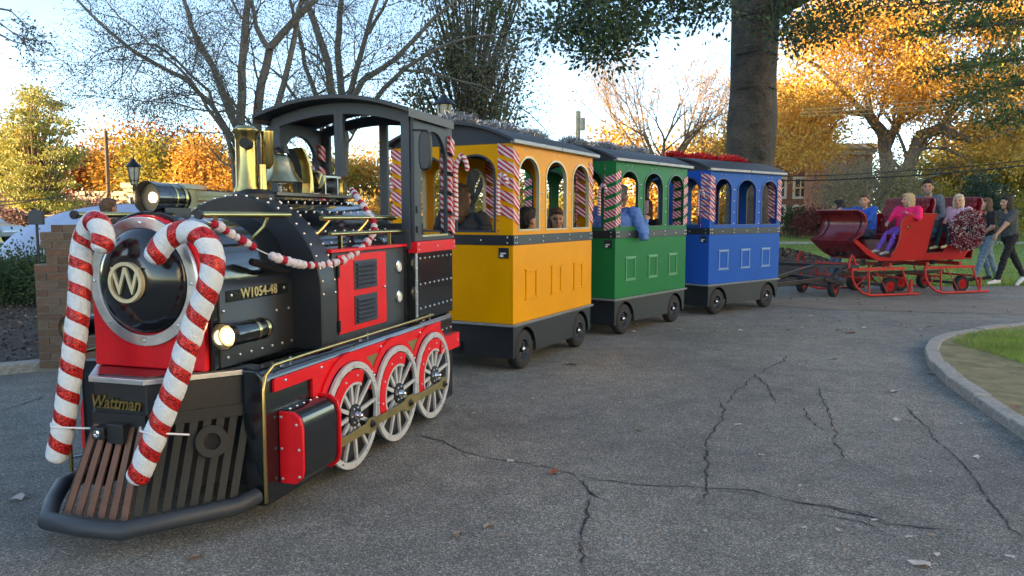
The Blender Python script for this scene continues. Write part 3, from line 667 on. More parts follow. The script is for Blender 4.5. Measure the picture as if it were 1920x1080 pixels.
    mb = MB(); mb.prism([(s_*(.578+.042*(1 if c>0 else -1)*abs(c)**.6), 1.685+.118*(1 if q>0 else -1)*abs(q)**.6) for c, q in circ(1, 20)], .845, .885, PY); mb.build('mirror_shell', BLACK2, mi_, bevel=.014)
# cab front and rear frames, roof
zr = lambda x: 2.0-.09*(x/.5)**2
for (y0, y1) in ((.87, .90), (1.475, 1.505)):
    for (a, b_) in ((-.47, 0), (0, .47)):
        hole = [(a+.05 if a < 0 else .03, 1.19)]; 
        x0, x1 = (a+.055, -.03) if a < 0 else (.03, b_-.055)
        hole = [(x0, 1.18), (x1, 1.18)]+[(x1+(x0-x1)*i/10, zr(x1+(x0-x1)*i/10)-.075) for i in range(11)]
        out = (a, b_, 1.10, 1.93 if 0 else 1.90)
        # the cell is built from strips so that its head follows the roof
        m_ = len(hole); mb = MB(); N = 14
        top_o = [(a+(b_-a)*i/N, zr(a+(b_-a)*i/N)-.012) for i in range(N+1)]; top_i = [(x0+(x1-x0)*i/N, zr(x0+(x1-x0)*i/N)-.08) for i in range(N+1)]
        O_ = [(a, 1.10), (b_, 1.10)]+top_o[::-1]; I_ = [(x0, 1.18), (x1, 1.18)]+top_i[::-1]
        mb.ring(O_, I_, y0, y1, PY); mb.build('cab_front_frame' if y0 < 1 else 'cab_rear_frame', GREYBLK, loco, bevel=.003)
mb = MB(); N = 20
v = []; f = []
for k, y in enumerate((.75, 1.46)):
    for dz in (0, .028):
        for i in range(N+1):
            x = -.52+1.04*i/N; v.append((x, y, zr(x)+dz-.006+(.0)))
M_ = N+1
for i in range(N): f += [(i, i+1, 2*M_+i+1, 2*M_+i), (M_+i, 3*M_+i, 3*M_+i+1, M_+i+1), (i, M_+i, M_+i+1, i+1), (2*M_+i, 2*M_+i+1, 3*M_+i+1, 3*M_+i)]
f += [(0, 2*M_, 3*M_, M_), (N, M_+N, 3*M_+N, 2*M_+N)]
mb.add(v, f); mb.build('cab_roof', BLACK2, loco, bevel=.006)
for s_ in (1,-1):
    mb = MB(); mb.box(.521*s_, .529*s_, .75, 1.46, 1.872, 1.925); mb.build('roof_edge', mat('weathered_edge_trim', (.10,.10,.10), .45, .5), loco, bevel=.002)
mb = MB(); mb.box(-.44, .44, .86, 1.5, .655, .70); mb.box(-.3,.3,1.25,1.45,.70,.95); mb.box(-.3,.3,1.40,1.46,.95,1.25); mb.build('cab_interior', DARKIN, loco)
mb = MB(); mb.box(-.44,.44,.86,.90,.66,1.10); mb.box(-.44,.44,1.475,1.5,.66,1.10); mb.build('cab_bulkheads', BLACK2, loco)
# top headlamp
mb = MB(); mb.lathe([(.062,.0),(.064,.02),(.064,.15),(.055,.17)], (0,-.70,1.378), (0,1,0), 28); hl = mb.build('top_headlamp', BLACK, loco)
for pr_, mm_ in (([(.061,.02),(.066,-.04),(.069,-.04),(.066,.02)], 'lamp_hood'), ([(.0655,.07),(.0655,.08)], 'brass_band'), ([(.0655,.125),(.0655,.14)], 'brass_band')):
        mb = MB(); mb.lathe(pr_, (0,-.70,1.378), (0,1,0), 28, cap=False); mb.build(mm_, BRASS if mm_ == 'brass_band' else BLACK, hl)
mb = MB(); mb.lathe([(.061,-.002),(.04,.015),(.001,.018)], (0,-.70,1.378), (0,1,0), 24); mb.build('reflector', mat('lamp_reflector', (.20,.17,.12), .35, .8), hl)
mb = MB(); mb.ell((0,-.698,1.378), (.022,.016,.022), 16, 8); mb.build('bulb', LAMP, hl)
mb = MB(); mb.box(-.05,.05,-.69,-.53,1.29,1.335); mb.build('lamp_bracket', BLACK2, hl)
# chimney, steam dome pipes
mb = MB(); mb.lathe([(.11,0),(.11,.05),(.075,.075)], (0,.0,1.36), (0,0,1), 24); ch = mb.build('chimney_base', BLACK2, loco)
mb = MB(); mb.lathe([(.066,0),(.064,.012),(.055,.03),(.052,.25),(.055,.29),(.066,.30),(.066,.312),(.058,.316),(.040,.332),(.0,.336)], (-.022,-.02,1.42), (0,0,1), 28); mb.build('chimney_stack', BRASS, ch, smooth=60)
mb = MB(); mb.lathe([(.026,0),(.026,.09)], (.02,-.06,1.655), (.45,-1,0), 14); mb.build('whistle_port', DARKIN, ch)
mb = MB(); mb.lathe([(.008,0),(.02,.01),(.032,.03),(.032,.17),(.034,.18),(.034,.19)], (.055,.05,1.54), (0,0,1), 18); mb.lathe([(.024,0),(.020,.04),(.018,.14)], (.05,.01,1.42), (0,0,1), 16); mb.build('whistle_pipe', BRASS, ch, smooth=60)
# machinery deck with bell and generator
mb = MB(); mb.box(-.10,.10,.06,.90,1.405,1.425); mb.build('machinery_deck', mat('dark_steel', (.16,.14,.12), .4, .8), loco, bevel=.003)
mb = MB(); mb.lathe([(.122,0),(.118,.006),(.098,.03),(.080,.06),(.068,.10),(.058,.125),(.036,.145),(.014,.150),(.014,.165)], (0,.235,1.482), (0,0,1), 32); bl = mb.build('bell', mat('aged_bell_brass', (.55,.46,.26), .28, 1., var=.3, vscale=12, bump=.1, bscale=30), loco, smooth=60)
mb = MB(); mb.tube([(0,.39,1.43),(0,.385,1.50),(0,.36,1.60),(0,.30,1.655),(0,.235,1.665),(0,.17,1.655),(0,.12,1.60),(0,.10,1.50),(0,.095,1.43)], .007, 8); mb.box(-.045,.045,.215,.255,1.635,1.672); mb.build('bell_yoke', BLACK2, bl, smooth=60)
mb = MB(); mb.cyl((0,.235,1.43),(0,.235,1.49),.012, n=8); mb.ell((0,.235,1.475),(.018,.018,.018),8,6); mb.build('clapper', CHROME, bl)
mb = MB(); 
mb.prism([(-.012+.41,1.425),(.03+.41,1.425),(.022+.41,1.52),(.0+.41,1.60),(-.05+.41,1.665),(-.09+.41,1.672),(-.05+.41,1.63),(-.02+.41,1.58),(-.005+.41,1.50)], .03, .085, PX); mb.build('curved_bracket', BRASS, loco, bevel=.004)
mb = MB(); mb.prism([(.435,1.425),(.46,1.425),(.46,1.60),(.43,1.67),(.39,1.675),(.42,1.62)], -.05, .03, PX); mb.build('belt_guard', BLACK2, loco, bevel=.004)
mb = MB(); mb.lathe([(.052,0),(.052,.012),(.044,.014),(.044,.006)], (.055,.515,1.505), (.35,-1,0), 20, cap=False); mb.build('generator_badge_ring', BRASS, loco)
mb = MB(); mb.lathe([(.044,.004),(.001,.005)], (.055,.515,1.505), (.35,-1,0), 18); bd = mb.build('generator_badge', BLACK, loco)
text_mesh('W', .085, .003, BRASS, 'generator_letter', loco, (.058,.506,1.505), (PI/2,0,R(19)), sx=.8)
mb = MB(); mb.cyl((0,.53,1.478),(0,.84,1.478),.045, n=18); mb.build('generator', BLACK2, loco)
mb = MB(); mb.box(-.06,.06,.60,.61,1.425,1.53); mb.box(-.06,.06,.74,.75,1.425,1.53); mb.box(-.055,.055,.60,.80,1.525,1.535); mb.build('generator_frame', SILVER, loco)
mb = MB(); mb.lathe([(.03,0),(.036,.02),(.03,.07),(.045,.10),(.05,.11)], (.03,.82,1.425), (0,.12,1), 18); mb.build('brass_valve', BRASS, loco, smooth=60)
mb = MB(); mb.cyl((-.25,1.56,.22),(-.25,1.9,.22),.02, n=8); mb.bar((0,1.4,.22),(0,2.0,.22),.06,.04); mb.build('drawbar', BLACK2, loco)
# small running wheels hidden behind the skirt
for y in (.1, 1.15):
    for s_ in (1,-1):
        mb = MB(); mb.cyl((.30*s_,y,.15),(.40*s_,y,.15),.15, n=24); mb.build('running_wheel', RUBBER, loco)

# ------------------------------------------------------------------ big candy canes, zip ties and the pompom garland on the locomotive
def cane(name, pts, r, label, period, seg_mats, group=None, n=32, loc=None, sub=5, phase=0.):
    """a stuffed cane: one swept tube whose spiral bands alternate two fabrics along its length"""
    P = [np.array(p, float) for p in pts]
    # Catmull-Rom
    Q = []
    for i in range(len(P)-1):
        p0 = P[max(i-1, 0)]; p1 = P[i]; p2 = P[i+1]; p3 = P[min(i+2, len(P)-1)]
        for k in range(sub):
            t = k/sub; Q.append(.5*((2*p1)+(-p0+p2)*t+(2*p0-5*p1+4*p2-p3)*t*t+(-p0+3*p1-3*p2+p3)*t**3))
    Q.append(P[-1]); D = np.cumsum([0]+[np.linalg.norm(b_-a) for a, b_ in zip(Q[:-1], Q[1:])]); Ltot = D[-1]
    M = int(Ltot/(r*.12)); S = np.linspace(0, Ltot, M+1)
    C = np.stack([np.interp(S, D, [q[k] for q in Q]) for k in range(3)], 1); XF_ = []; x = None
    for i in range(M+1):
        t = nm(C[min(i+1, M)]-C[max(i-1, 0)])
        x = nm(np.cross(t, (0,1,.01))) if x is None else nm(x-t*x.dot(t)); XF_.append((x, np.cross(t, x)))
    mrow = 26 if n > 14 else 10; step = period/mrow; rows = int((Ltot+period+phase)/step)+2; V = []; red_rows = int(mrow*.46)
    for i in range(rows):
        for k in range(n):
            s_ = min(max(i*step-phase-k/n*period, 0), Ltot); f_ = s_/Ltot*M; a_ = min(int(f_), M-1); u = f_-a_; c = C[a_]*(1-u)+C[a_+1]*u; xx = XF_[min(a_+(u > .5), M)]; a = 2*PI*k/n
            e = min(s_, Ltot-s_); rr = r*math.sqrt(max(.0004, 1-max(0, 1-e/(r*.85))**2)); j_ = i % mrow; edge = min(abs(j_), abs(j_-red_rows), abs(j_-mrow))
            p = c+(xx[0]*math.cos(a)+xx[1]*math.sin(a))*rr; bump_ = (1+.05*mnoise.noise(Vector(p*28))+.025*mnoise.noise(Vector(p*90)))*(1-.045*math.exp(-(edge/1.3)**2)); V.append(c+(xx[0]*math.cos(a)+xx[1]*math.sin(a))*rr*bump_)
    F_ = []; mi = []
    for i in range(mrow, rows-1):
        for k in range(n):
            q = (i*n+k, i*n+k+1, (i+1)*n+k+1, (i+1)*n+k) if k < n-1 else (i*n+k, (i-mrow)*n, (i-mrow+1)*n, (i+1)*n+k)
            if max(V[a_].dot(V[a_]) for a_ in q) >= 0: F_.append(q); mi.append(1 if i % mrow < red_rows else 0)
    for i in range(mrow):
        for k in range(n-1): F_.append((i*n+k, i*n+k+1, (i+1)*n+k+1, (i+1)*n+k)); mi.append(1 if i % mrow < red_rows else 0)
    o0 = np.array(loc if loc is not None else C[0])
    mb = MB(); mb.v = [tuple(p-o0) for p in V]; mb.f = F_; mb.m = mi
    me = bpy.data.meshes.new(name); me.from_pydata(mb.v, [], mb.f)
    for m in seg_mats: me.materials.append(m)
    me.polygons.foreach_set('material_index', mb.m); bm = bmesh.new(); bm.from_mesh(me); bmesh.ops.dissolve_degenerate(bm, dist=1e-5, edges=bm.edges); bmesh.ops.remove_doubles(bm, verts=bm.verts, dist=1e-5); bmesh.ops.delete(bm, geom=[v for v in bm.verts if not v.link_faces], context='VERTS'); bmesh.ops.recalc_face_normals(bm, faces=bm.faces); bm.to_mesh(me); bm.free()
    me.polygons.foreach_set('use_smooth', [True]*len(me.polygons)); o = bpy.data.objects.new(name, me); COL.objects.link(o); return o, o0
def on_loco(o, p, label, cat, group=None):
    o.location = LW(*p); o.rotation_euler = (0, 0, -TH); return tag(o, label, cat, group)
o, o0 = cane('candy_cane', [(-.280,-1.0,.290),(-.236,-.99,.446),(-.195,-.96,.75),(-.182,-.93,.963),(-.194,-.90,1.137),(-.178,-.885,1.23),(-.115,-.90,1.280),(-.055,-.925,1.235),(-.038,-.945,1.15)], .044, '', .105, [WHITEG, GLIT])
on_loco(o, o0, 'big stuffed candy cane leaning on the left side of the locomotive front', 'candy cane', 'big stuffed candy canes on the locomotive')
o, o0 = cane('candy_cane', [(.150,-1.03,.255),(.238,-1.0,.464),(.309,-.97,.653),(.362,-.93,.855),(.428,-.90,1.043),(.434,-.885,1.135),(.395,-.88,1.212),(.314,-.88,1.240),(.232,-.895,1.208),(.172,-.92,1.115)], .046, '', .110, [WHITEG, GLIT], phase=.05)
on_loco(o, o0, 'big stuffed candy cane with broad hook on the right side of the locomotive front', 'candy cane', 'big stuffed candy canes on the locomotive')
TIE = mat('white_nylon_tie', (.7,.7,.7), .4)
for P_, lab in (([(.16,-1.0,.475),(.20,-1.045,.475),(.245,-1.05,.47),(.285,-1.0,.46),(.33,-.93,.44)], 'white zip tie round the right candy cane below the name lettering'), ([(-.29,-1.0,.455),(-.245,-1.04,.455),(-.19,-1.02,.45),(-.12,-.97,.44)], 'white zip tie round the left candy cane above the slats')):
    mb = MB(); p0 = P_[0]; mb.tube([tuple(np.array(p)-np.array(p0)) for p in P_], .004, 6); o = mb.build('zip_tie', TIE); on_loco(o, p0, lab, 'zip tie')
GP = [(.315,-.78,1.285),(.33,-.70,1.255),(.345,-.64,1.22),(.36,-.58,1.19),(.375,-.50,1.15),(.40,-.42,1.115),(.43,-.32,1.085),(.445,-.24,1.070),(.445,-.10,1.062),(.440,.08,1.070),(.430,.24,1.10),(.425,.37,1.14),(.42,.50,1.20),(.40,.54,1.26),(.345,.56,1.33),(.27,.60,1.40),(.16,.72,1.46)]
gar = root('pompom_garland', 'string of red and white pompoms draped along the side of the locomotive', 'garland', LW(*GP[0]), -TH)
P = [np.array(p)-np.array(GP[0]) for p in GP]; mb = MB(); mb.tube(P, .0025, 5); mb.build('string', TIE, gar)
D = np.cumsum([0]+[np.linalg.norm(b_-a) for a, b_ in zip(P[:-1], P[1:])]); rn = random.Random(5)
def pom(m, r):
    mb = MB(); N = 12; K_ = 8; mb.ell((0,0,0), (r,r,r), N, K_)
    mb.v = [tuple(np.array(v)*(1+.10*rn.uniform(-1,1))) for v in mb.v]; return mb.build('pompom', m, gar, smooth=80)
PR = mat('red_wool', (.42,.01,.03), .95, bump=.8, bscale=150); PW = mat('white_wool', (.68,.62,.66), .95, bump=.8, bscale=150)
protos = [pom(PR, .0185), pom(PW, .0215), pom(PW, .019)]; first = [True]*3
s_ = .055; k = 0
while s_ < D[-1]-.01:
    p = np.array([np.interp(s_, D, [q[j] for q in P]) for j in range(3)])
    if .30 < s_ < .37: s_ += .03; continue
    i = (0,1,0,2,2)[k % 5] if rn.random() < .8 else rn.choice((0,1,2)); k += 1
    o = protos[i] if first[i] else copy_obj(protos[i], gar); first[i] = False; o.location = p; o.scale = (rn.uniform(.8,1.15),)*3; s_ += .031
# black ear-shaped bow piece on the saddle
mb = MB(); mb.tube([(0,0,0),(.02,.08,-.02),(.03,.17,-.05),(.03,.24,-.06)], [.016,.02,.016,.008], 8); o = mb.build('black_ribbon_tail', mat('black_velvet', (.006,.006,.007), 1)); on_loco(o, (.33,-.50,1.10), 'short black velvet tail hanging under the pompom garland', 'ribbon')
# ------------------------------------------------------------------ carriages
STR = stripes('red_white_ribbon', (.64,.52,.54), (.48,.006,.025), (1,1,1.5), .060, .5, .55)
STR2 = stripes('red_white_ribbon_far', (.60,.50,.50), (.45,.012,.03), (1,1,1.5), .075, .5, .55)
ROOFM = mat('dark_slate_roof', (.022,.027,.034), .5, var=.2, vscale=4, bump=.1, bscale=60)
def car_roof_z(x): return 2.075-.165*(x/.64)**2
def carriage(label, cat, O, th, hpaint, trim, embm):
    t = R(th); Rr = np.array([math.cos(t), -math.sin(t), 0]); Bb = np.array([math.sin(t), math.cos(t), 0]); O = np.array([O[0], O[1], 0.])
    c = O-.6*Rr+.635*Bb
    car = root('train_carriage', label, 'train carriage', Vector(c), -t, 'passenger carriages of the little train')
    P = hpaint
    # skirt with wheel arches
    for s_ in (1, -1):
        X = lambda a: a*s_
        pts = [(-.85,.09),(-.85,.385),(.85,.385),(.85,.09) if 0 else (.85,.17)]
        arch = lambda yc: [(yc+.20*math.cos(a), .165+.20*math.sin(a)) for a in np.linspace(R(-10), R(190), 13)]
        poly = [(-.85,.385),(-.85,.12)]+[(yc, z) for yc, z in arch(-.62)[::-1] if yc > -.85]+[(-.40,.13),(.38,.13)]+[(yc, z) for yc, z in arch(.60)[::-1]]+[(.85,.16),(.85,.385)]
        mb = MB(); mb.prism(poly, X(.575), X(.595), PX); mb.build('skirt', BLACK2, car)
        mb = MB(); mb.box(X(.40), X(.57), -.85, -.40, .14, .38) if 0 else None
        for yc in (-.62, .60):
            mb = MB(); ty = [(.095,-.045),(.150,-.05),(.166,-.035),(.170,0),(.166,.035),(.150,.05),(.095,.045)]
            mb.lathe([(r_, h*1.0) for r_, h in ty], (X(.535), yc, .170), (1,0,0), 28, cap=False); wl = mb.build('wheel', RUBBER, car, smooth=50)
            mb = MB(); mb.lathe([(.095,.0),(.095,.045),(.088,.046),(.07,.02),(.03,.018),(.028,.04),(.012,.045)], (X(.535), yc, .170), (s_,0,0), 24); mb.build('rim', BLACK2, wl)
            mb = MB()
            for k in range(5):
                a = 2*PI*k/5; mb.cyl((X(.55), yc+.05*math.cos(a), .17+.05*math.sin(a)), (X(.566), yc+.05*math.cos(a), .17+.05*math.sin(a)), .008, n=6)
            mb.ell((X(.57), yc, .17), (.02,.022,.022), 10, 6); mb.build('hub_cap', CHROME, wl)
        # side wall: belt, three arched windows
        mb = MB(); mb.box(X(.575), X(.60), -.86, .86, .41, 1.06); mb.build('side_panel', P, car, bevel=.004)
        mb = MB(); mb.box(X(.578), X(.606), -.862, .862, 1.061, 1.143); mb.build('belt', BLACK2, car)
        cells = [(-.86,-.30),(-.30,.28),(.28,.86)]; wins = [(-.775,-.365),(-.245,.225),(.345,.775)]
        for (a, b_), (u0, u1) in zip(cells, wins):
            hole = archpoly(u0, u1, 1.175, 1.80, .17, 14)
            mb = MB(); mb.holed((a, b_, 1.144, 1.885), hole, X(.575), X(.60), PX); wf = mb.build('window_bay', P, car, smooth=30)
            inn = archpoly(u0+.018, u1-.018, 1.190, 1.783, .155, 14)
            mb = MB(); mb.ring(hole, inn, X(.572), X(.606), PX); mb.build('window_trim', trim, wf)
        rivets('belt_rivets', [(X(.606), y, z) for y in (-.84,-.80,-.30,.28,.80,.84) for z in (1.08,1.125)]+[(X(.606), y, 1.10) for y in (-.57,0,.56)], (s_,0,0), .0085, SILVER, car)
        rivets('bay_rivets', [(X(.601), y, z) for y in (-.305,.285,-.32,.30) for z in (1.2,1.35,1.5,1.65)]+[(X(.601), (a+b_)/2+d, 1.84) for a, b_ in wins for d in (-.05,.05)], (s_,0,0), .006, SILVER, car)
        # embossed squares
        for yc in (-.53, -.01, .50):
            q = .105; pm_ = MB(); z0, z1 = .60, .845
            pm_.ring([(yc-q,z0),(yc+q,z0),(yc+q,z1),(yc-q,z1)], [(yc-q+.016,z0+.016),(yc+q-.016,z0+.016),(yc+q-.016,z1-.016),(yc-q+.016,z1-.016)], X(.600), X(.609), PX)
            e_ = pm_.build('embossed_square', embm, car, bevel=.002)
            mb = MB(); mb.box(X(.600), X(.606), yc-q-.02, yc+q+.02, z0-.012, z0); mb.box(X(.600), X(.606), yc-q-.02, yc+q+.02, z1, z1+.012); mb.build('cross_strip', embm, e_)
            rivets('corner_studs', [(X(.609), yc+dy, z) for dy in (-q, q) for z in (z0, z1)], (s_,0,0), .008, embm, e_)
        mb = MB(); mb.box(X(.61), X(.655), -.93, .93, 1.878, 1.912); mb.build('roof_edge', ALU, car, bevel=.006)
        mb = MB(); mb.box(X(.62), X(.6575), -.004, .004, 1.876, 1.914); mb.build('edge_joint', BLACK2, car)
    mb = MB()
    for x0, x1 in ((-.62, -.60), (.60, .62)): mb.box(x0, x1, -.88, .88, .386, .408)
    mb.box(-.62, .62, -.88, .88, .3865, .4075); mb.build('silver_sill', ALU, car, bevel=.004)
    mb = MB(); mb.box(-.575, .575, -.85, -.83, .12, .385); mb.box(-.575, .575, .83, .85, .15, .385); mb.box(-.42, .42, -.83, .83, .16, .38); mb.cyl((-.5,-.62,.17),(.5,-.62,.17),.03, n=8); mb.cyl((-.5,.6,.17),(.5,.6,.17),.03, n=8); mb.build('chassis', BLACK2, car)
    mb = MB(); mb.bar((0,-.83,.20),(0,-1.15,.20),.05,.04); mb.box(-.1,.1,-.9,-.83,.16,.24); mb.build('coupling', BLACK2, car)
    for y0, y1, s2 in ((-.86,-.835,-1), (.835,.86,1)):
        mb = MB(); mb.box(-.574, .574, y0, y1, .41, 1.06); mb.build('end_panel', P, car, bevel=.003)
        yo = y0-.006 if s2 < 0 else y1+.006
        mb = MB(); mb.box(-.577, .577, min(yo, y1 if s2 < 0 else y0), max(yo, y1 if s2 < 0 else y0), 1.061, 1.143); mb.build('end_belt', BLACK2, car)
        for a, b_ in ((-.574, 0), (0, .574)):
            u0, u1 = (a+.135, b_-.045) if a < 0 else (.045, b_-.135)
            hole = archpoly(u0, u1, 1.165, 1.81, .16, 14)
            mb = MB(); mb.holed((a, b_, 1.144, 1.885), hole, y0, y1, PY); wf = mb.build('end_bay', P, car, smooth=30)
            inn = archpoly(u0+.016, u1-.016, 1.180, 1.795, .145, 14)
            mb = MB(); mb.ring(hole, inn, y0-.006 if s2 < 0 else y0, y1 if s2 < 0 else y1+.006, PY); mb.build('end_trim', GREYBLK, wf)
        N = 14; top = [(-.574+1.148*i/N, car_roof_z(-.574+1.148*i/N)-.006) for i in range(N+1)]
        mb = MB(); mb.prism([(-.574,1.886),(.574,1.886)]+top[::-1], y0, y1, PY); mb.build('end_gable', ROOFM, car)
        rivets('end_rivets', [(x, yo, z) for x in (-.55,.55,-.03,.03) for z in (1.08,1.125)]+[(x, yo, 1.10) for x in (-.3,.3)], (0,s2,0), .0085, SILVER, car)
    mb = MB(); mb.box(.47, .56, -.872, -.861, .955, 1.04); mb.build('notice_plate', BLACK2, car); 
    mb = MB(); mb.box(.49, .54, -.8745, -.8722, .99, 1.0); mb.box(.485, .515, -.8745, -.8722, .965, .985); mb.build('plate_print', TIE, car)
    N = 18; v = []; f = []; M_ = N+1
    for k, y in enumerate((-.94, .94)):
        for dz in (-.004, .022):
            for i in range(N+1):
                x = -.64+1.28*i/N; v.append((x, y, car_roof_z(x)+dz-.018))
    for i in range(N): f += [(i, i+1, 2*M_+i+1, 2*M_+i), (M_+i, 3*M_+i, 3*M_+i+1, M_+i+1), (i, M_+i, M_+i+1, i+1), (2*M_+i, 2*M_+i+1, 3*M_+i+1, 3*M_+i)]
    f += [(0, 2*M_, 3*M_, M_), (N, M_+N, 3*M_+N, 2*M_+N)]
    mb = MB(); mb.add(v, f); mb.build('roof', ROOFM, car, bevel=.004)
    for y in (-.55, .35):
        mb = MB(); mb.box(-.55, .55, y, y+.40, .60, .68); mb.build('bench_seat', DARKIN, car, bevel=.02)
        mb = MB(); mb.box(-.55, .55, y+.38, y+.44, .68, 1.05); mb.build('bench_back', DARKIN, car, bevel=.02)
    return car, c, t
def paint(n, c): return mat(n, c, .42, var=.07, vscale=2, spec=.16, bump=.015, bscale=6)
YEL = paint('yellow_paint', (.74,.315,.001)); GRN = paint('green_paint', (.003,.16,.042)); BLU = paint('blue_paint', (.001,.085,.42))
CARS = []
TRY = mat('pale_gold_trim', (.50,.42,.26), .4, .4); 
CARS.append(carriage('yellow carriage directly behind the black locomotive', '', (.1137,6.5038), 27.6, YEL, TRY, YEL))
CARS.append(carriage('green carriage in the middle of the train between yellow and blue', '', (1.2409,8.4436), 38.0, GRN, mat('dark_green_trim', (.01,.06,.03), .4), mat('bare_stud_green', (.10,.30,.16), .35, .4)))
CARS.append(carriage('blue carriage at the back of the train in front of the red sleigh', '', (2.7171,10.1565), 49.0, BLU, mat('dark_blue_trim', (.008,.04,.2), .4), mat('bare_stud_blue', (.18,.30,.50), .35, .4)))
def CW(i, x, y, z):
    _, c, t = CARS[i]; return Vector((c[0]+x*math.cos(t)+y*math.sin(t), c[1]-x*math.sin(t)+y*math.cos(t), z))
def on_car(o, i, p, label, cat, group=None):
    o.location = CW(i, *p); o.rotation_euler = (0, 0, -CARS[i][2]); return tag(o, label, cat, group)
# ribbon wraps round the corner posts
def wrap(cx, cy, hx, hy, z0, z1, n, m, h=.085, drop=.07, cross=False):
    """bands wound round a rectangular post, origin at the post foot"""
    mb = MB(); C_ = [(-hx,-hy),(hx,-hy),(hx,hy),(-hx,hy)]
    for k in range(n):
        zb = z0+(z1-z0-h)*(k/(max(n-1, 1))); q = drop*(1 if not (cross and k % 2) else -1)
        for j in range(4):
            a = C_[j]; b_ = C_[(j+1) % 4]; dz0 = -q*(j/4)+q/2; dz1 = -q*((j+1)/4)+q/2
            e = .002*(k % 2)+.003
            def pt(p, z, o_): return (p[0]*(1+(o_+e)/hx), p[1]*(1+(o_+e)/hy), z)
            mb.add([pt(a, zb+dz0, 0), pt(b_, zb+dz1, 0), pt(b_, zb+dz1+h, 0), pt(a, zb+dz0+h, 0), pt(a, zb+dz0, .003), pt(b_, zb+dz1, .003), pt(b_, zb+dz1+h, .003), pt(a, zb+dz0+h, .003)], [(0,1,2,3),(7,6,5,4),(0,4,5,1),(3,2,6,7)])
    return mb
WN = [['near front', 'near rear', 'far front', 'far rear']]
cn = ['yellow', 'green', 'blue']
for i in range(3):
    for (sx, sy, nme) in ((1,-1,'near front corner post'), (1,1,'near rear corner post'), (-1,-1,'far front corner post'), (-1,1,'far rear corner post')):
        hx, hy = .066, .046
        mb = wrap(0, 0, hx, hy, .03, .60, (5, 5, 7)[i], STR, h=(.085,.080,.066)[i], drop=(.20,-.16,.14)[i], cross=False)
        o = mb.build('ribbon_wrap', [STR, STR, STR2][i], smooth=0)
        on_car(o, i, ((.6-hx+.001)*sx, (.86-hy+.001)*sy, 1.19), 'red and white striped ribbon wound round the %s of the %s carriage' % (nme, cn[i]), 'ribbon', 'striped ribbons on the train posts')
mb = wrap(0, 0, .030, .03, 0, .62, 5, STR, h=.10, drop=.08); o = mb.build('ribbon_wrap', STR, smooth=0)
on_loco(o, (.483, 1.455, 1.18), 'striped ribbon wound round the near rear post of the locomotive cab', 'ribbon', 'striped ribbons on the train posts')
mb = wrap(0, 0, .030, .03, 0, .55, 4, STR, h=.10, drop=.08); o = mb.build('ribbon_wrap', STR, smooth=0)
on_loco(o, (-.483, 1.455, 1.22), 'striped ribbon wound round the far rear post of the locomotive cab', 'ribbon', 'striped ribbons on the train posts')
# small candy canes
SW = mat('small_cane_white', (.66,.60,.60), .5); SR = mat('small_cane_red', (.42,.01,.03), .5)
def small_cane(r, h): return [(0,0,0),(0,0,h*.5),(0,0,h*.72),(r*.25,0,h*.88),(r,0,h*.98),(r*1.75,0,h*.88),(r*2,0,h*.74)]
for fn, i, p, h, lab in ((on_loco, None, (.535,1.47,1.27), .44, 'small candy cane hooked on the near rear post of the locomotive cab'), (on_car, 0, (-.665,-.885,1.25), .36, 'small candy cane on the far front post of the yellow carriage'),
                         (on_car, 0, (.50,-.93,1.30), .34, 'small candy cane on the near front post of the yellow carriage'), (on_car, 1, (.44,-.93,1.30), .34, 'small candy cane on the near front post of the green carriage'), (on_car, 2, (.47,-.93,1.30), .34, 'small candy cane on the near front post of the blue carriage')):
    o, _ = cane('small_candy_cane', small_cane(.042, h), .017, '', .032, [SW, SR], n=10, loc=(0,0,0), sub=6)
    if i is None: fn(o, p, lab, 'candy cane', 'small candy canes on the train')
    else: fn(o, i, p, lab, 'candy cane', 'small candy canes on the train')
# tinsel along the roofs
def tinsel(name, L_, r, cols, n, seed, sq=.8):
    g = np.random.default_rng(seed); y = g.uniform(-L_/2, L_/2, n); a = g.uniform(-.15, PI+.15, n); q = r*g.uniform(.35, 1.1, n)*(1+.25*np.sin(y*9+seed))
    c = np.stack([np.cos(a)*q*1.25, y, np.abs(np.sin(a))*q*sq], 1); d = np.stack([np.cos(a), g.normal(size=n)*.7, np.sin(a)], 1)+g.normal(size=(n, 3))*.45; d /= np.linalg.norm(d, axis=1)[:, None]
    e = np.cross(d, g.normal(size=(n, 3))); e /= np.linalg.norm(e, axis=1)[:, None]; ln = g.uniform(.02, .055, n)[:, None]; wd = .0028
    V = np.empty((n, 4, 3)); V[:, 0] = c-e*wd; V[:, 1] = c+e*wd; V[:, 2] = c+d*ln+e*wd*.6; V[:, 3] = c+d*ln-e*wd*.6
    V[:, :, 2] = np.maximum(V[:, :, 2], 0); o = npmesh(name, V.reshape(-1, 3), np.arange(n*4).reshape(n, 4), cols, g.integers(0, len(cols), n)); return o
TS = [mat('silver_tinsel_a', (.36,.37,.38), .35, .8), mat('silver_tinsel_b', (.62,.63,.64), .3, .8), mat('silver_tinsel_c', (.17,.175,.18), .5, .5)]
TR = [mat('red_tinsel_a', (.60,.01,.02), .3, .5), mat('red_tinsel_b', (.30,.004,.01), .4, .4), mat('red_tinsel_c', (.85,.05,.05), .3, .4)]
for i, (m_, lab, r_) in enumerate(((TS, 'silver tinsel garland on the yellow carriage roof', .11), (TS, 'silver tinsel garland on the green carriage roof', .10), (TR, 'red tinsel garland on the blue carriage roof', .10))):
    o = tinsel('tinsel_garland', 1.75, r_, m_, 16000, i+1); on_car(o, i, (-.05, 0, 2.055), lab, 'tinsel', 'tinsel on the carriage roofs')

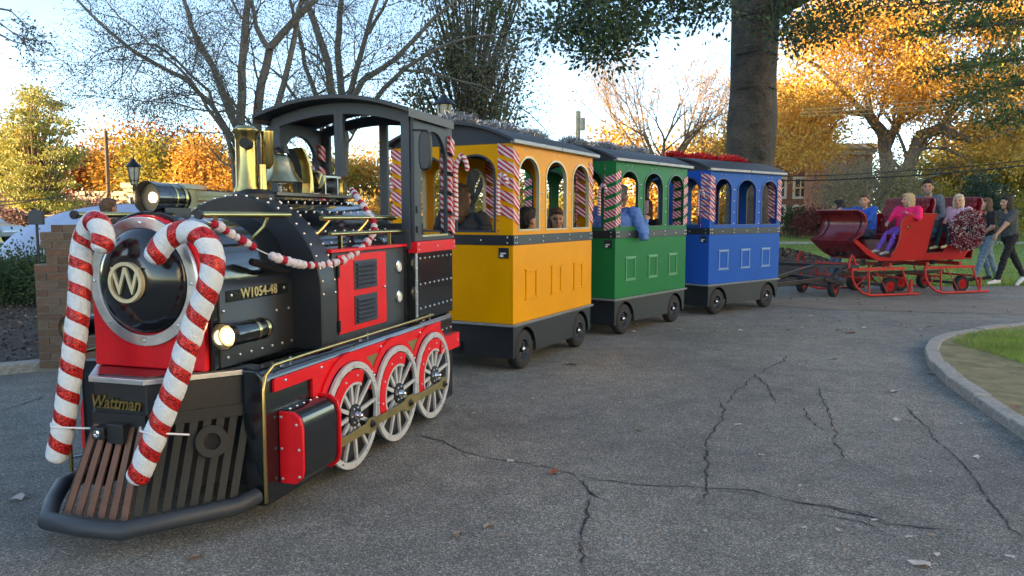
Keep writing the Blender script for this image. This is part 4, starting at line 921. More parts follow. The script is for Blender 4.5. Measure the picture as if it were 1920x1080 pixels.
# ------------------------------------------------------------------ red sleigh on wheels
STH = R(73.0); SO = np.array([5.8409, 12.3878, 0]); SR_ = np.array([math.cos(STH), -math.sin(STH), 0]); SB_ = np.array([math.sin(STH), math.cos(STH), 0])
def SWd(x, y, z): return Vector(SO+x*SR_+y*SB_+np.array((0, 0, z)))
sl = root('sleigh', 'long dark red two-seat sleigh on wheels hitched behind the train', 'sleigh', Vector(SO), -STH)
MAR = mat('maroon_sleigh_paint', (.20,.005,.010), .26, var=.15, vscale=2, coat=.15); SRED = mat('bright_sleigh_red', (.36,.004,.008), .4, var=.1, vscale=2, spec=.3); RRED = mat('red_runner_paint', (.46,.018,.016), .5, var=.2, vscale=10)
TUF = mat('maroon_tufted_leather', (.17,.005,.010), .45, var=.2, vscale=8)
XN, XF = -.12, -1.14
prof = [(.12,.59),(-.10,.68),(-.34,.86),(-.36,.89),(-.20,1.00),(-.12,1.12),(-.11,1.22),(-.15,1.32),(-.27,1.385)]
for a, b_, nme in ((0, 3, 'dash_lower'), (3, 8, 'dash_upper')):
    mb = MB(); pts = prof[a:b_+1]; n_ = len(pts)
    v = [(XN-.0, y, z) for y, z in pts]+[(XF, y, z) for y, z in pts]+[(XN, y+.02, z+.01) for y, z in pts]+[(XF, y+.02, z+.01) for y, z in pts]; f = []
    for i in range(n_-1): f += [(i, i+1, n_+i+1, n_+i), (2*n_+i, 3*n_+i, 3*n_+i+1, 2*n_+i+1), (i, 2*n_+i, 2*n_+i+1, i+1), (n_+i, n_+i+1, 3*n_+i+1, 3*n_+i)]
    f += [(0, n_, 3*n_, 2*n_), (n_-1, 3*n_-1, 4*n_-1, 2*n_-1)]
    mb.add(v, f); mb.build(nme, MAR, sl, smooth=50)
for x in (XN, XF, XN-.13, XF+.13):
    mb = MB(); mb.tube([(x, y-.008, z) for y, z in prof[3:]], .010, 8); mb.build('dash_moulding', MAR if x in (XN, XF) else BLACK2, sl, smooth=60)
mb = MB(); mb.tube([(XN, -.27, 1.39), (XF, -.27, 1.39)], .016, 8); mb.build('dash_roll', MAR, sl, smooth=60)
mb = MB(); mb.box(XF, XN, .10, 2.08, .575, .60); mb.build('floor', MAR, sl)
for X_, s_ in ((XN, 1), (XF, -1)):
    w0, w1 = (X_, X_+.02*s_)
    low = [(-.34,.87),(-.10,.675),(.12,.575),(1.86,.565),(2.08,.80),(2.20,1.18),(1.66,.90),(1.40,.70),(1.02,.66),(.30,.66),(.10,.78),(-.1,.80),(-.30,.90)]
    mb = MB(); mb.prism([(-.36,.885),(-.10,.68),(.12,.572),(.40,.57),(.40,.62),(.16,.64),(-.06,.76),(-.30,.92)], w0, w1, PX); mb.build('front_rail', SRED, sl, bevel=.004)
    A_ = [(.38,.57),(1.05,.57),(1.10,.70),(1.24,1.24),(1.30,1.33),(1.02,1.335),(.78,1.325),(.62,1.28),(.56,1.20),(.56,1.08),(.54,.92),(.47,.76),(.38,.66)]
    mb = MB(); mb.prism(A_, w0, w1, PX); mb.build('front_side_panel', SRED, sl, bevel=.004)
    B_ = [(1.05,.571),(1.88,.571),(2.08,.82),(2.22,1.22),(2.26,1.36),(2.05,1.38),(1.86,1.33),(1.78,1.22),(1.72,1.05),(1.62,.88),(1.45,.70),(1.11,.68)]
    mb = MB(); mb.prism(B_, w0, w1, PX); mb.build('rear_side_panel', SRED, sl, bevel=.004)
    mb = MB(); mb.tube([(X_+.01*s_, y, z) for y, z in A_[4:]], .013, 8); mb.build('side_moulding', MAR, sl, smooth=60)
    mb = MB(); mb.tube([(X_+.01*s_, y, z) for y, z in B_[4:]], .013, 8); mb.build('side_moulding', MAR, sl, smooth=60)
    mb = MB(); mb.tube([(X_+.025*s_, .66, 1.13), (X_+.035*s_, .70, 1.10), (X_+.03*s_, .74, 1.15)], .009, 6); mb.build('side_hook', BRASS, sl)
for y0, zt in ((1.02, 1.585), (2.02, 1.60)):
    mb = MB(); mb.box(XF+.03, XN-.03, y0-.42, y0+.05, .90, 1.0); mb.build('seat_cushion', TUF, sl, bevel=.03)
    mb = MB(); mb.box(XF+.03, XN-.03, y0-.38, y0-.34, .60, .90); mb.build('seat_front', MAR, sl)
    N1, N2 = 11, 6; mb = MB(); zz = lambda v: .98+(zt-.98)*v
    # padded back with diamond buttoning
    nu, nv = 66, 26; V = []; 
    for j in range(nv+1):
        for i in range(nu+1):
            u, v_ = i/nu, j/nv; x = XF+.02+(XN-XF-.04)*u; z = zz(v_); a = u*N1; b2 = v_*N2*.6
            q = abs(math.sin(PI*(a+b2)))*abs(math.sin(PI*(a-b2))); V.append((x, y0+.02+.16*(v_)**1.2-.035*q**.5, z))
    F_ = [(j*(nu+1)+i, j*(nu+1)+i+1, (j+1)*(nu+1)+i+1, (j+1)*(nu+1)+i) for j in range(nv) for i in range(nu)]
    mb.add(V, F_); mb.build('tufted_back', TUF, sl, smooth=80)
    mb = MB(); mb.prism([(y0+.04,.60),(y0+.07,.60),(y0+.23,zt),(y0+.20,zt)], XF, XN, PX); mb.build('back_panel', MAR, sl)
    mb = MB(); mb.tube([(XF, y0+.20, zt), ((XF+XN)/2, y0+.20, zt+.015), (XN, y0+.20, zt)], .018, 8); mb.tube([(XN, y0+.20, zt), (XN+.01, y0+.22, zt-.08), (XN+.01, y0+.18, zt-.24)], .016, 8); mb.build('back_rail', MAR, sl, smooth=60)
mb = MB()
for i in range(9):
    for j in range(2): mb.bar((XF+.1+i*.1, .02+j*.1, .74-j*.1), (XF+.14+i*.1, .07+j*.1, .70-j*.1), .02, .012)
tag(mb.build('floor_tufting', TUF, sl), kind='stuff')
# runners, braces, wheels, tow frame
for k, (y0, y1, hk) in enumerate(((-.47, .90, True), (.98, 2.36, False))):
    for X_ in (0, -1.26):
        mb = MB(); mb.tube([(X_, y0, .47), (X_, y0+.02, .30), (X_, y0+.10, .17), (X_, y0+.24, .07), (X_, y0+.40, .03), (X_, y1-.1, .03), (X_, y1, .035)], .020, 8); rn_ = mb.build('runner', RRED, sl, smooth=60)
        mb = MB(); mb.bar((X_, y0+.0, .455), (X_, y1-.35, .455), .05, .045); mb.build('top_beam', RRED, rn_, bevel=.004)
        for ya, yb in ((y0+.33, y0+.36), (y1-.38, y1-.20)):
            mb = MB(); mb.bar((X_, ya, .44), (X_, yb, .04), .022, .022); mb.build('strut', RRED, rn_)
        mb = MB(); mb.tube([(X_, y0+.10, .19), (X_, y0+.22, .28), (X_, y0+.36, .42)], .009, 6); mb.tube([(X_, y0+.45, .43), (X_, y0+.62, .22), (X_, y0+.72, .05)], .009, 6); mb.build('brace', RRED, rn_, smooth=60)
        mb = MB(); mb.cyl((X_-.05, y1-.14, .04), (X_-.05, y1-.14, .26), .025, n=10); mb.build('spring_post', RRED, rn_)
        if hk:
            mb = MB(); mb.tube([(X_, y0+.10, .47), (X_, y0+.02, .66), (X_, y0+.00, .69), (X_, y0-.05, .60), (X_, y0-.06, .47)][::-1], .018, 6); mb.build('runner_loop', RRED, rn_)
    mb = MB(); mb.bar((0, y0+.35, .30), (-1.26, y0+.35, .30), .03, .03); mb.bar((0, y1-.35, .30), (-1.26, y1-.35, .30), .03, .03); mb.bar((-.15, y0+.2, .50), (-1.1, y0+.2, .50), .05, .06); mb.bar((-.15, y0+.9, .50), (-1.1, y0+.9, .50), .05, .06); mb.build('cross_members', RRED, sl)
    mb = MB(); mb.box(-.40, -.34, y0+.5, y0+.56, .48, .58); mb.box(-.40, -.34, y1-.5, y1-.44, .48, .58); mb.build('body_mount', BLACK2, sl)
mb = MB(); mb.bar((-.63,-.2,.33),(-.63,2.0,.33),.06,.06); mb.tube([(-.3,.2,.47),(-.35,.9,.50),(-.3,1.4,.46)], .012, 6); mb.build('centre_beam', BLACK2, sl)
def small_wheel(x, y, rz=0, r=.145):
    wl = bpy.data.objects.new('wheel', None)
    mb = MB(); mb.lathe([(.085,-.045),(r-.02,-.05),(r-.004,-.035),(r,0),(r-.004,.035),(r-.02,.05),(.085,.045)], (0,0,0), (1,0,0), 24, cap=False); t_ = mb.build('wheel', RUBBER, sl, smooth=50, loc=(x, y, r)); t_.rotation_euler = (0,0,rz)
    mb = MB(); mb.lathe([(.086,.04),(.07,.02),(.03,.025),(.02,.05)], (0,0,0), (1,0,0), 18); mb.lathe([(.086,-.04),(.07,-.02),(.03,-.025),(.02,-.05)], (0,0,0), (1,0,0), 18); mb.build('rim', SRED, t_)
for x, y, rz in ((-.22,-.62,R(28)),(-1.0,-.62,R(28)),(-.25,.50,0),(-1.05,.50,0),(-.25,2.02,0),(-1.05,2.02,0),(-.75,1.2,0)): small_wheel(x, y, rz)
for xa, ya, za in ((-.12,-.62,.16),(-.25,.5,.15),(-.25,2.02,.15)):
    mb = MB(); mb.bar((xa,ya,za),(-1.05,ya,za),.045,.045); mb.build('axle', BLACK2, sl)
hitch = SWd(0,0,0)
def toS(pw): 
    d = np.array(pw)-SO; return (float(d.dot(SR_)), float(d.dot(SB_)), float(pw[2]))
hb = toS(CW(2, 0, .95, .20)); mb = MB()
mb.bar(hb, (-.15,-.85,.30), .05, .06); mb.bar(hb, (-1.05,-.85,.30), .05, .06); mb.bar((-.10,-.85,.30), (-1.1,-.85,.30), .05, .05); mb.bar((-.15,-.85,.30),(-.15,-.5,.20),.05,.05)
mb.bar(tuple(np.array(hb)+(0,0,.02)), (-.3,-.95,.50), .045, .05); mb.bar((-.3,-.95,.50),(.02,-.35,.50),.05,.05); mb.bar((-1.3,-1.35,.50),(.02,-.35,.50),.045,.05); mb.bar((-.2,-.75,.22),(-.25,-.5,.5),.04,.04)
mb.build('tow_frame', BLACK2, sl, bevel=.004)
# tinsel wreath on the near rear side panel
g = np.random.default_rng(44); n = 9000; a = g.uniform(0, 2*PI, n); q = .115*np.sqrt(g.random(n)); b2 = g.uniform(0, 2*PI, n)
rr = .195+q*np.cos(b2); c = np.stack([.02+np.abs(q*np.sin(b2))*1.1, rr*np.cos(a)*1.15, rr*np.sin(a)*1.1], 1); d = g.normal(size=(n, 3)); d[:, 0] = abs(d[:, 0]); d /= np.linalg.norm(d, axis=1)[:, None]; e = np.cross(d, g.normal(size=(n, 3))); e /= np.linalg.norm(e, axis=1)[:, None]
ln = g.uniform(.025, .07, n)[:, None]; V = np.empty((n, 4, 3)); wd = .005; V[:, 0] = c-e*wd; V[:, 1] = c+e*wd; V[:, 2] = c+d*ln+e*wd*.7; V[:, 3] = c+d*ln-e*wd*.7
o = npmesh('tinsel_wreath', V.reshape(-1, 3), np.arange(n*4).reshape(n, 4), [mat('wreath_red', (.30,.01,.02), .4, .3), mat('wreath_dark', (.09,.004,.012), .5), mat('wreath_white', (.62,.58,.60), .45)], g.choice(3, n, p=[.4,.34,.26]))
o.location = SWd(.0, 1.76, 1.07); o.rotation_euler = (0,0,-STH); tag(o, 'shaggy red and white tinsel wreath on the rear side of the sleigh', 'wreath')
# ------------------------------------------------------------------ people
SKIN = mat('skin_light', (.50,.27,.18), .5, var=.08, vscale=9); SKIN2 = mat('skin_tan', (.42,.22,.14), .5, var=.08, vscale=9)
EYE = mat('eye_dark', (.02,.015,.012), .3); LIP = mat('lip', (.35,.09,.08), .5)
def ik(a, b_, l1, l2, pole):
    a = np.array(a, float); b_ = np.array(b_, float); d = b_-a; L = np.linalg.norm(d); L2 = min(L, (l1+l2)*.999)
    if L > L2: b_ = a+d/L*L2; d = b_-a; L = L2
    u = d/L; x = (l1*l1-l2*l2+L*L)/(2*L); h = math.sqrt(max(0, l1*l1-x*x)); p = np.array(pole, float); p = nm(p-u*p.dot(u)); return a+u*x+p*h, b_
def person(label, loc, rz, H, pelvis, neck, hands, feet, yaw=0, cols=None, kid=False, hair=('short', None), elbow_pole=None, knee_pole=(0,-1,.6), sleeve='long', pitch=0., vox=.0115, group=None, cat='person', skirt=None, build=1.):
    """one figure facing -Y; joints in metres; body is one remeshed surface coloured by garment"""
    skin, top, bot, shoe, hairm = cols; o = root('person', label, cat, loc, rz, group)
    s = H/1.72; hs = .96 if kid else 1.06*s; pel = np.array(pelvis, float); nk = np.array(neck, float); up = nm(nk-pel)
    fw = np.array((0,-1.,0)); fw = nm(fw-up*fw.dot(up)); rt = np.cross(fw, up)   # rt = figure's right seen from itself -> -X
    sw = .185*s*build; hw = .095*s*build; prim = []      # (type, p0, p1, r0, r1, region)
    def cap(p0, p1, r0, r1, reg): prim.append((np.array(p0, float), np.array(p1, float), r0, r1, reg))
    chest = pel+(nk-pel)*.68; shoulders = [nk-up*.055*s-rt*sw*(-1 if k else 1)*-1*1.0 for k in (0, 1)]
    shoulders = [nk-up*.06*s+np.array((sg*sw, 0, 0)) for sg in (-1, 1)]; hips = [pel+np.array((sg*hw, 0, 0)) for sg in (-1, 1)]
    # torso: bundle of fat capsules
    for sg in (-1, 1):
        cap(pel+np.array((sg*.055*s*build,0,.02*s)), chest+np.array((sg*.075*s*build,0,0)), .105*s*build, .108*s*build, 'top'); cap(chest+np.array((sg*.07*s,0,0)), nk-up*.07*s+np.array((sg*.10*s*build,0,0)), .10*s*build, .062*s, 'top')
        cap(pel+np.array((sg*.06*s,0,-.02*s)), pel+np.array((sg*.06*s,0,.05*s)), .105*s*build, .105*s*build, 'bot')
    head_c = nk+up*(.020*s+.100*hs)+fw*.015*s; cap(nk-up*.04*s, head_c-up*.03*s, .052*s, .05*s, 'skin')
    for k, sg in enumerate((-1, 1)):
        sh = shoulders[k]; hd = np.array(hands[k], float); ep = elbow_pole[k] if elbow_pole else (sg*.6, .3, -1); el, wr = ik(sh, hd, .165*H, .145*H, ep)
        tr = 'top' if sleeve != 'none' else 'skin'; cap(sh, el, .056*s*build, .046*s, tr); fr = 'top' if sleeve == 'long' else 'skin'
        if sleeve == 'short': cap(sh, sh+(el-sh)*.75, .06*s, .056*s, 'top'); prim[-2] = prim[-2][:4]+('skin',)
        cap(el, el+(wr-el)*.93, .045*s if fr == 'top' else .040*s, .034*s if fr == 'top' else .027*s, fr); cap(el+(wr-el)*.9, wr, .027*s, .025*s, 'skin')
        d = nm(wr-el); sd = nm(np.cross(d, (0,0,1.)) if abs(d[2]) < .9 else np.cross(d, (0,1.,0))); pm_ = wr+d*.045*s; cap(wr, pm_, .026*s, .030*s, 'skin'); cap(pm_-sd*.012*s, pm_+sd*.012*s, .026*s, .026*s, 'skin')
        dn = nm(np.cross(sd, d)); 
        for q, (fo, fl) in enumerate(((-.028,.07),(-.010,.080),(.010,.075),(.028,.06))):
            b0 = pm_+sd*fo*s+d*.012*s; b1 = b0+d*fl*.55*s-dn*.010*s; b2 = b1+d*fl*.35*s-dn*.030*s; cap(b0, b1, .0095*s, .009*s, 'skin'); cap(b1, b2, .009*s, .008*s, 'skin')
        th0 = wr+d*.02*s-sd*sg*.022*s; cap(th0, th0+d*.045*s-sd*sg*.025*s, .011*s, .009*s, 'skin')
        hp = hips[k]; ft = np.array(feet[k][:3], float); kn, an = ik(hp, ft, .245*H, .245*H, knee_pole if not isinstance(knee_pole, list) else knee_pole[k])
        cap(hp, kn, .082*s*build, .058*s, 'bot'); cap(kn, kn+(an-kn)*.45, .056*s, .056*s, 'bot'); cap(kn+(an-kn)*.45, an, .055*s, .042*s, 'bot')
        td = feet[k][3] if len(feet[k]) > 3 else (0,-1,-.12); td = nm(td); heel = an+np.array((0,.02,-.03))*s; cap(heel, an+td*.15*s+np.array((0,0,-.035*s)), .040*s, .034*s, 'shoe'); cap(an+np.array((0,0,-.005)), heel, .042*s, .042*s, 'shoe'); cap(an+td*.05*s-np.array((0,0,.03*s)), an+td*.17*s-np.array((0,0,.04*s)), .038*s, .032*s, 'shoe')
    mb = MB()
    for p0, p1, r0, r1, _ in prim:
        d = p1-p0; L = np.linalg.norm(d)+1e-6; pr = [(r0*math.sin(a), -r0*math.cos(a)) for a in np.linspace(.05, PI/2, 5)]+[(r1*math.sin(a), L+r1*math.cos(a)) for a in np.linspace(PI/2, .05, 5)]; mb.lathe(pr, p0, d, 12)
    # head, built upright then turned
    Ry = Matrix.Rotation(yaw, 3, 'Z') @ Matrix.Rotation(pitch, 3, 'X')
    def hp_(p): return head_c+np.array(Ry @ Vector(p))*hs
    for c, r in (((0,.012,.02),(.073,.092,.098)), ((0,-.022,-.045),(.056,.062,.070)), ((0,-.045,-.085),(.030,.032,.028)), ((0,-.100,-.018),(.011,.018,.020)), ((0,-.09,.005),(.008,.012,.03)), ((.074,.0,-.01),(.012,.022,.032)), ((-.074,.0,-.01),(.012,.022,.032)), ((0,-.066,.03),(.055,.025,.012)), ((.036,-.062,-.025),(.022,.02,.02)), ((-.036,-.062,-.025),(.022,.02,.02))):
        mb.ell(hp_(c), tuple(x*hs for x in r), 14, 10, rot=Ry)
    me = bpy.data.meshes.new('body'); me.from_pydata(mb.v, [], mb.f); t = bpy.data.objects.new('body_tmp', me); COL.objects.link(t)
    m_ = t.modifiers.new('r', 'REMESH'); m_.mode = 'VOXEL'; m_.voxel_size = vox*max(.75, s); m_.use_smooth_shade = True
    m2 = t.modifiers.new('s', 'SMOOTH'); m2.factor = .5; m2.iterations = 2
    dg = bpy.context.evaluated_depsgraph_get(); me2 = bpy.data.meshes.new_from_object(t.evaluated_get(dg)); bpy.data.objects.remove(t); me2.name = 'body'
    regs = ['skin', 'top', 'bot', 'shoe']; n = len(me2.polygons); C = np.empty(n*3); me2.polygons.foreach_get('center', C); C = C.reshape(n, 3); best = np.full(n, 1e9); idx = np.zeros(n, int)
    for p0, p1, r0, r1, reg in prim:
        d = p1-p0; tt = np.clip(((C-p0)@d)/(d@d+1e-12), 0, 1); dist = np.linalg.norm(C-(p0+tt[:, None]*d), axis=1)-(r0+(r1-r0)*tt); k = dist < best; best[k] = dist[k]; idx[k] = regs.index(reg)
    dist = np.linalg.norm((C-head_c)/(.1*hs), axis=1)*.1*hs-.095*hs; idx[(dist < best) & (dist < .02)] = 0
    # folds in the cloth
    vi = np.zeros(len(me2.vertices), bool); fv = np.array([v for p in me2.polygons for v in p.vertices if idx[p.index] in (1, 2)]); vi[np.unique(fv)] = True; me2.update()
    nrm = np.empty(len(me2.vertices)*3); me2.vertices.foreach_get('normal', nrm); co = np.empty(len(me2.vertices)*3); me2.vertices.foreach_get('co', co); nrm = nrm.reshape(-1, 3); co = co.reshape(-1, 3)
    for k_ in range(len(co)):
        if vi[k_]:
            q = Vector(co[k_]); f1 = mnoise.noise(Vector((q.x*13+H*7, q.y*13, q.z*26))); f2 = mnoise.noise(Vector((q.x*34, q.y*34+H*5, q.z*52)))
            co[k_] += nrm[k_]*s*(.013*(.5-abs(f1)*2)+.006*f2+.003)
    me2.vertices.foreach_set('co', co.ravel())
    me2.materials.clear()
    for m in (skin, top, bot, shoe): me2.materials.append(m)
    me2.polygons.foreach_set('material_index', idx.astype(np.int32)); me2.polygons.foreach_set('use_smooth', np.ones(n, bool)); me2.update()
    bo = bpy.data.objects.new('body', me2); COL.objects.link(bo); bo.parent = o
    for sg in (-1, 1):
        e = MB(); e.ell(hp_((sg*.030,-.078,.010)), (.012*hs,.008*hs,.007*hs), 8, 6, rot=Ry); e.build('eye', EYE, o)
    e = MB(); e.ell(hp_((0,-.084,-.058)), (.024*hs,.008*hs,.006*hs), 8, 6, rot=Ry); e.build('mouth', LIP, o)
    # hair
    style, extra = hair; rn = random.Random(int(H*1000)); hb_ = MB()
    def he(c, r): hb_.ell(hp_(c), tuple(x*hs for x in r), 14, 10, rot=Ry)
    he((0,.025,.045),(.084,.095,.088)); he((0,-.03,.088),(.066,.060,.034)); he((0,.055,.0),(.078,.07,.085))
    if style == 'long':
        for sg in (-1, 1): he((sg*.062,.015,-.05),(.030,.055,.105)); he((sg*.05,.045,-.13),(.040,.045,.10))
        he((0,.075,-.10),(.075,.045,.14))
    if style == 'short': he((0,.05,.03),(.083,.08,.08))
    if style == 'beard': he((0,.05,.03),(.083,.08,.08)); 
    me = bpy.data.meshes.new('hair'); me.from_pydata(hb_.v, [], hb_.f); t = bpy.data.objects.new('hair_tmp', me); COL.objects.link(t); m_ = t.modifiers.new('r', 'REMESH'); m_.mode = 'VOXEL'; m_.voxel_size = .010
    dg = bpy.context.evaluated_depsgraph_get(); me2 = bpy.data.meshes.new_from_object(t.evaluated_get(dg)); bpy.data.objects.remove(t); me2.name = 'hair'; me2.materials.clear(); me2.materials.append(hairm)
    for v in me2.vertices: 
        q = v.co; v.co = q+v.co.normalized()*0+Vector((0,0,0)); d = (q-Vector(head_c)); d.normalize(); v.co = q+d*(.008*mnoise.noise(Vector((q.x*90, q.y*90, q.z*16)))*hs*1.3)
    me2.polygons.foreach_set('use_smooth', np.ones(len(me2.polygons), bool)); ho = bpy.data.objects.new('hair', me2); COL.objects.link(ho); ho.parent = o
    if style == 'beard':
        bb = MB(); bb.ell(hp_((0,-.052,-.085)), (.048*hs,.045*hs,.038*hs), 12, 8, rot=Ry); bb.build('beard', mat('grey_beard', (.20,.17,.15), .9, bump=.8, bscale=200), o)
    return o
def cloth(n, c, r=.85): return mat(n, c, r, var=.15, vscale=12, bump=.5, bscale=25)
def hairm(n, c): return mat(n, c, .6, var=.4, vscale=60, bump=.8, bscale=140)
DB = hairm('dark_hair', (.018,.012,.010)); BR = hairm('brown_hair', (.10,.055,.03)); BLO = hairm('blonde_hair', (.50,.36,.20)); PBL = hairm('pale_blonde_hair', (.62,.50,.34)); GRH = hairm('grey_hair', (.22,.20,.19))
def on_sl(x, y, z): return SWd(x, y, z)
SH1 = cloth('beige_shoe', (.55,.45,.36)); JEAN = cloth('blue_denim', (.10,.17,.25)); BLKC = cloth('black_cloth', (.012,.013,.016)); 
person('boy in a blue jacket sitting behind the sleigh dash, hand on its edge', on_sl(-.72,.38,0), -STH, 1.28, (0,.05,1.03), (0,.0,1.45), [(-.13,-.38,1.42),(.14,-.28,1.24)], [(-.08,-.40,.70),(.08,-.40,.70)], yaw=R(35), cols=(SKIN, cloth('royal_blue_fleece', (.006,.085,.42)), cloth('navy_trousers', (.02,.03,.06)), BLKC, BR), kid=True, build=1.45, elbow_pole=[(-.8,.2,-.8),(.6,.2,-1)])
person('girl in bright pink jacket and purple leggings on the front sleigh seat', on_sl(-.40,.95,0), -STH, 1.34, (0,.02,1.07), (0,.02,1.45), [(-.04,-.40,1.14),(.20,-.16,1.34)], [(-.09,-.50,.74),(.09,-.46,.72)], yaw=R(-15), cols=(SKIN, cloth('hot_pink_fleece', (.95,.015,.13)), cloth('purple_leggings', (.24,.09,.46)), SH1, BLO), kid=True, hair=('long', None), build=1.5, elbow_pole=[(-.8,.0,-.6),(.9,.4,-.5)])
person('bearded man in a grey jacket sitting in the sleigh between the two girls', on_sl(-.62,1.62,0), -STH, 1.82, (0,.0,1.04), (0,-.02,1.66), [(-.15,-.30,1.20),(.25,-.25,1.2)], [(-.12,-.40,.72),(.12,-.40,.72)], yaw=R(42), cols=(SKIN2, cloth('slate_grey_jacket', (.10,.125,.155)), JEAN, BLKC, DB), hair=('beard', None), build=1.2)
person('small blonde girl in a pale pink sweatshirt sitting on the rear seat of the sleigh', on_sl(-.22,1.86,0), -STH, 1.20, (0,.02,1.08), (0,.0,1.44), [(-.02,-.26,1.22),(.08,-.24,1.21)], [(-.08,-.36,.80),(.09,-.30,.82)], yaw=R(35), cols=(SKIN, cloth('pale_pink_fleece', (.72,.40,.50)), cloth('dark_leggings', (.02,.035,.05)), cloth('yellow_white_shoe', (.65,.52,.25)), PBL), kid=True, hair=('long', None), build=1.5)
person('dark haired child in jeans standing behind the sleigh dash', (at(1574,400,14.7).x,14.7,0), -STH, 1.62, (0,0,.86), (0,0,1.36), [(-.25,-.05,.95),(.25,-.1,1.0)], [(-.10,.02,.07),(.10,-.05,.07)], yaw=R(-50), cols=(SKIN2, cloth('brown_top', (.05,.035,.03)), JEAN, BLKC, DB), hair=('long', None))
WX, WY = 9.10, 14.2
person('woman in a grey T-shirt and black trousers striding along the lawn edge', (WX,WY,.0), R(-85), 1.68, (0,.02,.92), (0,-.05,1.42), [(-.22,.18,.84),(.20,-.42,.93)], [(-.08,.44,.12,(0,-.7,-.7)),(.09,-.26,.07)], yaw=R(0), cols=(SKIN, cloth('charcoal_tshirt', (.065,.078,.082)), BLKC, cloth('white_trainer', (.7,.7,.68)), DB), hair=('long', None), sleeve='short')
person('brown haired walker in a black top and pale blue jeans beside the woman in grey', (9.12,14.85,.0), R(-85), 1.66, (0,.02,.90), (0,-.05,1.40), [(-.22,.15,.84),(.20,-.30,.95)], [(-.08,.30,.12,(0,-.7,-.5)),(.09,-.30,.07)], yaw=R(0), cols=(SKIN, cloth('black_top', (.018,.018,.02)), cloth('pale_denim', (.16,.25,.33)), BLKC, BR), hair=('long', None), sleeve='short')
person('person in a teal shirt half hidden behind the two walking women', (9.4,15.4,.0), R(-85), 1.60, (0,0,.86), (0,-.02,1.34), [(-.22,.1,.8),(.22,-.2,.85)], [(-.08,.2,.08),(.09,-.2,.07)], cols=(SKIN, cloth('teal_shirt', (.03,.20,.17)), JEAN, BLKC, DB), hair=('long', None))
# passengers
YA = -CARS[0][2]
person('long haired woman in a dark jacket sitting at the front of the yellow carriage', CW(0, -.16, -.42, 0), YA, 1.66, (0,.05,.80), (0,.02,1.34), [(-.2,-.2,.95),(.2,-.2,.95)], [(-.1,-.33,.5),(.1,-.33,.5)], yaw=R(160), cols=(SKIN, cloth('dark_grey_jacket', (.03,.035,.04)), JEAN, BLKC, BR), hair=('long', None), build=1.15)
person('brown haired child looking out of the middle of the yellow carriage', CW(0, .38, .50, 0), YA, 1.20, (0,0,.80), (0,0,1.15), [(-.1,-.2,.9),(.1,-.2,.9)], [(-.08,-.25,.5),(.08,-.25,.5)], yaw=R(30), cols=(SKIN, cloth('purple_top', (.10,.04,.16)), JEAN, BLKC, BR), kid=True, hair=('long', None))
person('dark haired child sitting in the second window of the yellow carriage', CW(0, .36, -.08, 0), YA, 1.22, (0,0,.80), (0,0,1.15), [(-.1,-.2,.9),(.1,-.2,.9)], [(-.08,-.25,.5),(.08,-.25,.5)], yaw=R(150), cols=(SKIN, cloth('white_top', (.4,.4,.42)), JEAN, BLKC, DB), kid=True)
GA = -CARS[1][2]
person('man in a blue sweater leaning his elbow out of the green carriage window', CW(1, .27, -.35, 0), GA+PI, 1.78, (0,.16,.82), (-.05,.00,1.40), [(-.32,-.17,1.24),(-.18,-.24,1.27)], [(-.1,-.30,.5),(.1,-.30,.5)], yaw=R(-5), cols=(SKIN, cloth('cornflower_sweater', (.09,.20,.50)), JEAN, BLKC, GRH), elbow_pole=[(-.45,.1,-1.0),(.3,.1,-1)], build=1.25)
mb = MB(); mb.box(-.04,.04,-.005,.005,-.075,.075); o = mb.build('phone', mat('phone_pink', (.55,.30,.32), .3), bevel=.006); on_car(o, 1, (.57, -.15, 1.40), 'pink phone held up by the man in the green carriage', 'phone')
person('dark haired passenger facing the man in blue in the green carriage', CW(1, .24, .46, 0), GA, 1.60, (0,0,.78), (0,0,1.27), [(-.1,-.2,.9),(.1,-.2,.9)], [(-.1,-.30,.5),(.1,-.30,.5)], cols=(SKIN2, BLKC, JEAN, BLKC, DB), hair=('long', None))
person('brown haired head of a person seen above the left candy cane', at(203,370,9.2).xy.to_3d(), R(160), 1.52, (0,0,.80), (0,0,1.28), [(-.22,-.05,.8),(.22,-.05,.8)], [(-.1,0,.07),(.1,0,.07)], cols=(SKIN2, cloth('brown_coat', (.07,.04,.03)), BLKC, BLKC, BR))

